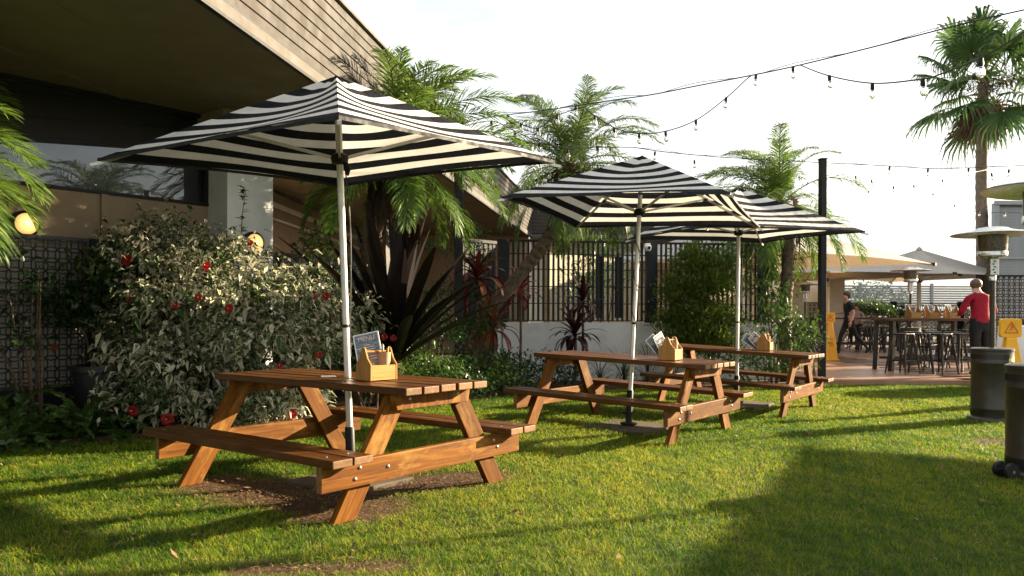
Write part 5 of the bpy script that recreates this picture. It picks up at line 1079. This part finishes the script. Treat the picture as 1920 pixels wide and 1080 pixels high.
shrub('leafy_shrub', 'light green undergrowth seen beneath the farthest table', Vector((4.0, 12.8, .05)), [lob(1440, 690, 12.9, 30), lob(1395, 690, 12.8, 34), lob(1480, 690, 12.9, 26), lob(1350, 690, 12.8, 30)], 900, .12, .28, l_mid, seed=83, droop=.4)
shrub('bamboo_clump', 'narrow-leaved bamboo growing behind the slat fence', Vector((1.55, 14.6, .05)), [lob(1110, 500, 14.6, 45), lob(1130, 540, 14.6, 50), lob(1090, 550, 14.6, 40), lob(1150, 480, 14.6, 30)], 1300, .20, .12, l_mid, 'bamboo', 84, up=.8, shell=.2, droop=.3)
shrub('deck_hedge', 'green hedge growing along the black lattice behind the walking man', Vector((10.6, 28.6, .1)), [lob(1610, 585, 28.6, 16), lob(1630, 580, 28.6, 18), lob(1650, 585, 28.6, 16), lob(1595, 590, 28.6, 14), lob(1680, 600, 28.6, 12)], 2200, .12, .5, l_mid, seed=85)
shrub('deck_hedge', 'small leafy plant left of the middle caddy on bar', Vector((10.9, 27.0, .1)), [lob(1690, 590, 27, 10), lob(1600, 610, 27, 12)], 500, .12, .5, l_mid, seed=86)
def broad_tree(name, label, p, h, r_, n, seed, mat=l_dark, lsz=.2):
    global rng; rng = np.random.default_rng(seed); lobes = [(p.x, p.y, h * .72, r_)] + [(p.x + math.cos(a_) * r_ * .7, p.y + math.sin(a_) * r_ * .7, h * (.62 + .12 * math.sin(3 * a_)), r_ * .62) for a_ in np.linspace(0, 5.5, 6)]
    o = shrub(name, label, p, lobes, n, lsz, .5, mat, 'tree', seed, 'trees round the deck', stemmat=m_bark, shell=.35, stemr=.09); c = MB(); c.tube([(0, 0, 0), (.05, 0, h * .3), (0, .05, h * .65)], [.22, .17, .09], 10); c.build('trunk', m_bark, o, 60); return o
for k, (x, y, h, r_, lb) in enumerate([(15.5, 41, 3.6, 1.6, 'distant round tree behind the grey fence left of the peaked umbrella'), (19.5, 43, 3.2, 1.5, 'distant low tree behind the grey fence'), (12.3, 40, 4.6, 1.8, 'distant green tree glimpsed between the cream columns')]): broad_tree('tree', lb, Vector((x, y, 0)), h, r_, 1500, 90 + k, l_mid)
# ------------------------------------------------------------------ people
def person(name, label, loc, rz, J, E_, mats, hair, hands, headc):
    """J: joint -> (pos, radius); E_: list of (a, b, material index). One continuous skinned surface."""
    o = thing(name, label, 'person', loc, rz); keys = list(J); me = bpy.data.meshes.new('body'); me.from_pydata([J[k][0] for k in keys], [(keys.index(a_), keys.index(b_)) for a_, b_, _ in E_], [])
    tmp = bpy.data.objects.new('tmp_body', me); col.objects.link(tmp); tmp.modifiers.new('skin', 'SKIN'); ss = tmp.modifiers.new('sub', 'SUBSURF'); ss.levels = 2; ss.render_levels = 2
    for i, k in enumerate(keys):
        r_ = J[k][1]; sv = me.skin_vertices[0].data[i]; sv.radius = r_ if isinstance(r_, tuple) else (r_, r_); sv.use_root = (k == 'pelvis')
    dg = bpy.context.evaluated_depsgraph_get(); m2 = bpy.data.meshes.new_from_object(tmp.evaluated_get(dg)); bpy.data.objects.remove(tmp)
    seg = [(Vector(J[a_][0]), Vector(J[b_][0]), mi) for a_, b_, mi in E_]
    m2.materials.clear(); [m2.materials.append(m) for m in mats]
    for p in m2.polygons:
        best = min(seg, key=lambda s_: _dseg(p.center, s_[0], s_[1])); p.material_index = best[2]; p.use_smooth = True
    b = link('body', m2, o)
    hm = MB(); hc, hr = headc
    for (dx, dy, dz), (rx, ry, rz_) in hair: 
        prof = [(math.sin(t_) , math.cos(t_)) for t_ in np.linspace(.02, 3.1, 10)]; hm.lathe([(r_, z) for r_, z in prof[::-1]], 14, hc + Vector((dx, dy, dz)), M=Matrix.Diagonal((rx, ry, rz_)))
    hm.build('hair', mats[4], o, 80)
    for w_, d, side in hands:                                   # five separate, curled fingers on each hand
        c = MB(); w_, d = Vector(w_), Vector(d).normalized(); sv = Vector(side).normalized(); nv = d.cross(sv)
        c.tube([w_ - d * .02, w_ + d * .03, w_ + d * .085], [.022, .032, .030], 10)
        for k in range(4):
            r0 = w_ + d * .08 + sv * (.024 * (k - 1.5) / 1.5); ln = (.062, .075, .07, .052)[k]; c.tube([r0, r0 + d * ln * .5 + nv * .004, r0 + d * ln * .9 + nv * .022], [.009, .0085, .006], 7)
        r0 = w_ + d * .03 + sv * .03; c.tube([r0, r0 + sv * .025 + d * .03, r0 + sv * .03 + d * .06], [.011, .010, .007], 7); c.build('hand', mats[2], o, 80)
    return o
def _dseg(p, a_, b_):
    d = b_ - a_; t_ = max(0, min(1, (p - a_).dot(d) / max(1e-9, d.length_squared))); return (p - (a_ + d * t_)).length
SH, PA, SK, BO = 0, 1, 2, 3
# walking man, seen from his left side, heading to the left of the picture
J = {'pelvis': ((0, 0, .95), (.125, .15)), 'waist': ((0, 0, 1.10), (.115, .145)), 'chest': ((-.02, 0, 1.33), (.125, .175)), 'collar': ((-.03, 0, 1.46), (.075, .09)), 'neck': ((-.05, 0, 1.53), .055), 'jaw': ((-.085, 0, 1.585), (.065, .06)), 'head': ((-.08, 0, 1.66), (.092, .075)), 'crown': ((-.07, 0, 1.735), (.07, .06)), 'nose': ((-.178, 0, 1.64), .012),
     'sL': ((-.02, -.185, 1.43), .062), 'eL': ((.035, -.235, 1.16), .044), 'wL': ((-.06, -.255, .93), .030), 'sR': ((-.02, .185, 1.43), .062), 'eR': ((-.03, .23, 1.18), .044), 'wR': ((-.25, .20, 1.19), .030), 'slvL': ((.01, -.215, 1.26), .058), 'slvR': ((-.02, .212, 1.28), .058),
     'hL': ((.03, -.085, .90), .10), 'kL': ((.17, -.09, .53), .064), 'aL': ((.47, -.09, .215), .042), 'bL': ((.50, -.09, .15), .04), 'tL': ((.43, -.09, .035), .032), 'hR': ((-.03, .085, .90), .10), 'kR': ((-.20, .09, .51), .066), 'aR': ((-.27, .09, .095), .045), 'bR': ((-.25, .09, .045), .04), 'tR': ((-.43, .09, .035), .034)}
E_ = [('pelvis', 'waist', SH), ('waist', 'chest', SH), ('chest', 'collar', SH), ('collar', 'neck', SK), ('neck', 'jaw', SK), ('jaw', 'head', SK), ('head', 'crown', SK), ('head', 'nose', SK), ('collar', 'sL', SH), ('sL', 'slvL', SH), ('slvL', 'eL', SK), ('eL', 'wL', SK), ('collar', 'sR', SH), ('sR', 'slvR', SH), ('slvR', 'eR', SK), ('eR', 'wR', SK),
      ('pelvis', 'hL', PA), ('hL', 'kL', PA), ('kL', 'aL', PA), ('aL', 'bL', BO), ('bL', 'tL', BO), ('pelvis', 'hR', PA), ('hR', 'kR', PA), ('kR', 'aR', PA), ('aR', 'bR', BO), ('bR', 'tR', BO)]
hc = Vector((-.075, 0, 1.69))
person('person', 'man in black T-shirt and dark trousers striding left across the deck', Vector((9.64, 22.5, .112)), 0, J, E_, [m_navy_cloth, m_pants, m_skin, m_black, m_hair], [((.02, 0, .03), (.105, .085, .085)), ((.055, 0, -.02), (.065, .078, .085))], [((-.06, -.255, .93), (-.15, 0, -1), (-1, 0, .1)), ((-.25, .20, 1.19), (-1, 0, 0), (0, 0, 1))], (hc, .1))
# woman from behind, head bowed over the bar
J = {'pelvis': ((0, 0, .90), (.165, .125)), 'waist': ((0, .02, 1.06), (.14, .11)), 'chest': ((0, .05, 1.24), (.165, .12)), 'collar': ((0, .07, 1.38), (.10, .075)), 'neck': ((0, .12, 1.46), .05), 'head': ((0, .17, 1.55), (.078, .092)), 'crown': ((0, .18, 1.625), (.055, .065)), 'nose': ((0, .275, 1.52), .012),
     'sL': ((-.18, .06, 1.345), .065), 'eL': ((-.275, .10, 1.09), .054), 'wL': ((-.20, .31, 1.06), .032), 'sR': ((.18, .06, 1.345), .065), 'eR': ((.285, .10, 1.09), .054), 'wR': ((.22, .31, 1.06), .032),
     'hL': ((-.09, 0, .86), .115), 'kL': ((-.095, .01, .47), .078), 'aL': ((-.10, -.02, .09), .055), 'tL': ((-.11, .13, .035), .034), 'hR': ((.09, 0, .86), .115), 'kR': ((.095, .01, .47), .078), 'aR': ((.10, -.02, .09), .055), 'tR': ((.12, .13, .035), .034)}
E_ = [('pelvis', 'waist', SH), ('waist', 'chest', SH), ('chest', 'collar', SH), ('collar', 'neck', SK), ('neck', 'head', SK), ('head', 'crown', SK), ('head', 'nose', SK), ('collar', 'sL', SH), ('sL', 'eL', SH), ('eL', 'wL', SH), ('collar', 'sR', SH), ('sR', 'eR', SH), ('eR', 'wR', SH),
      ('pelvis', 'hL', PA), ('hL', 'kL', PA), ('kL', 'aL', PA), ('aL', 'tL', BO), ('pelvis', 'hR', PA), ('hR', 'kR', PA), ('kR', 'aR', PA), ('aR', 'tR', BO)]
wm_ = person('person', 'woman in crimson top and black trousers seen from behind at the bar', Vector((8.62, 14.45, .112)), .0, J, E_, [m_red_knit, m_black_cloth, m_skin, m_black, m_hair2], [((0, -.015, .025), (.092, .105, .095)), ((0, -.11, .02), (.045, .04, .045))], [((-.20, .31, 1.06), (.3, 1, -.1), (1, 0, 0)), ((.22, .31, 1.06), (-.3, 1, -.1), (-1, 0, 0))], (Vector((0, .17, 1.575)), .1))
wm_.scale = (1.12, 1.05, 1.06)
# seated guest half hidden behind the walking man
J = {'pelvis': ((0, 0, .80), (.15, .13)), 'waist': ((0, 0, .95), (.13, .11)), 'chest': ((0, .0, 1.14), (.155, .11)), 'collar': ((0, .02, 1.28), (.09, .07)), 'neck': ((0, .03, 1.35), .05), 'head': ((0, .05, 1.45), (.078, .092)), 'crown': ((0, .05, 1.53), (.055, .065)), 'nose': ((0, .155, 1.43), .012),
     'sL': ((-.17, .02, 1.25), .06), 'eL': ((-.24, .06, 1.0), .048), 'wL': ((-.16, .28, 1.0), .03), 'sR': ((.17, .02, 1.25), .06), 'eR': ((.24, .06, 1.0), .048), 'wR': ((.16, .28, 1.0), .03),
     'hL': ((-.09, .05, .80), .10), 'kL': ((-.11, .42, .80), .075), 'aL': ((-.11, .40, .36), .05), 'tL': ((-.11, .53, .30), .034), 'hR': ((.09, .05, .80), .10), 'kR': ((.11, .42, .80), .075), 'aR': ((.11, .40, .36), .05), 'tR': ((.11, .53, .30), .034)}
person('person', 'seated guest in dusty pink top half hidden behind the walking man', Vector((11.22, 25.6, .05)), 2.6, J, E_, [m_pinkish, m_pants, m_skin, m_black, m_hair2], [((0, -.015, .02), (.09, .10, .095))], [((-.16, .28, 1.0), (.3, 1, -.1), (1, 0, 0)), ((.16, .28, 1.0), (-.3, 1, -.1), (-1, 0, 0))], (Vector((0, .05, 1.475)), .1))
c = MB(); o = copy_tree(pr); o.location = (11.22, 25.6, .112); o['label'] = 'bar stool under the seated guest behind the walking man'
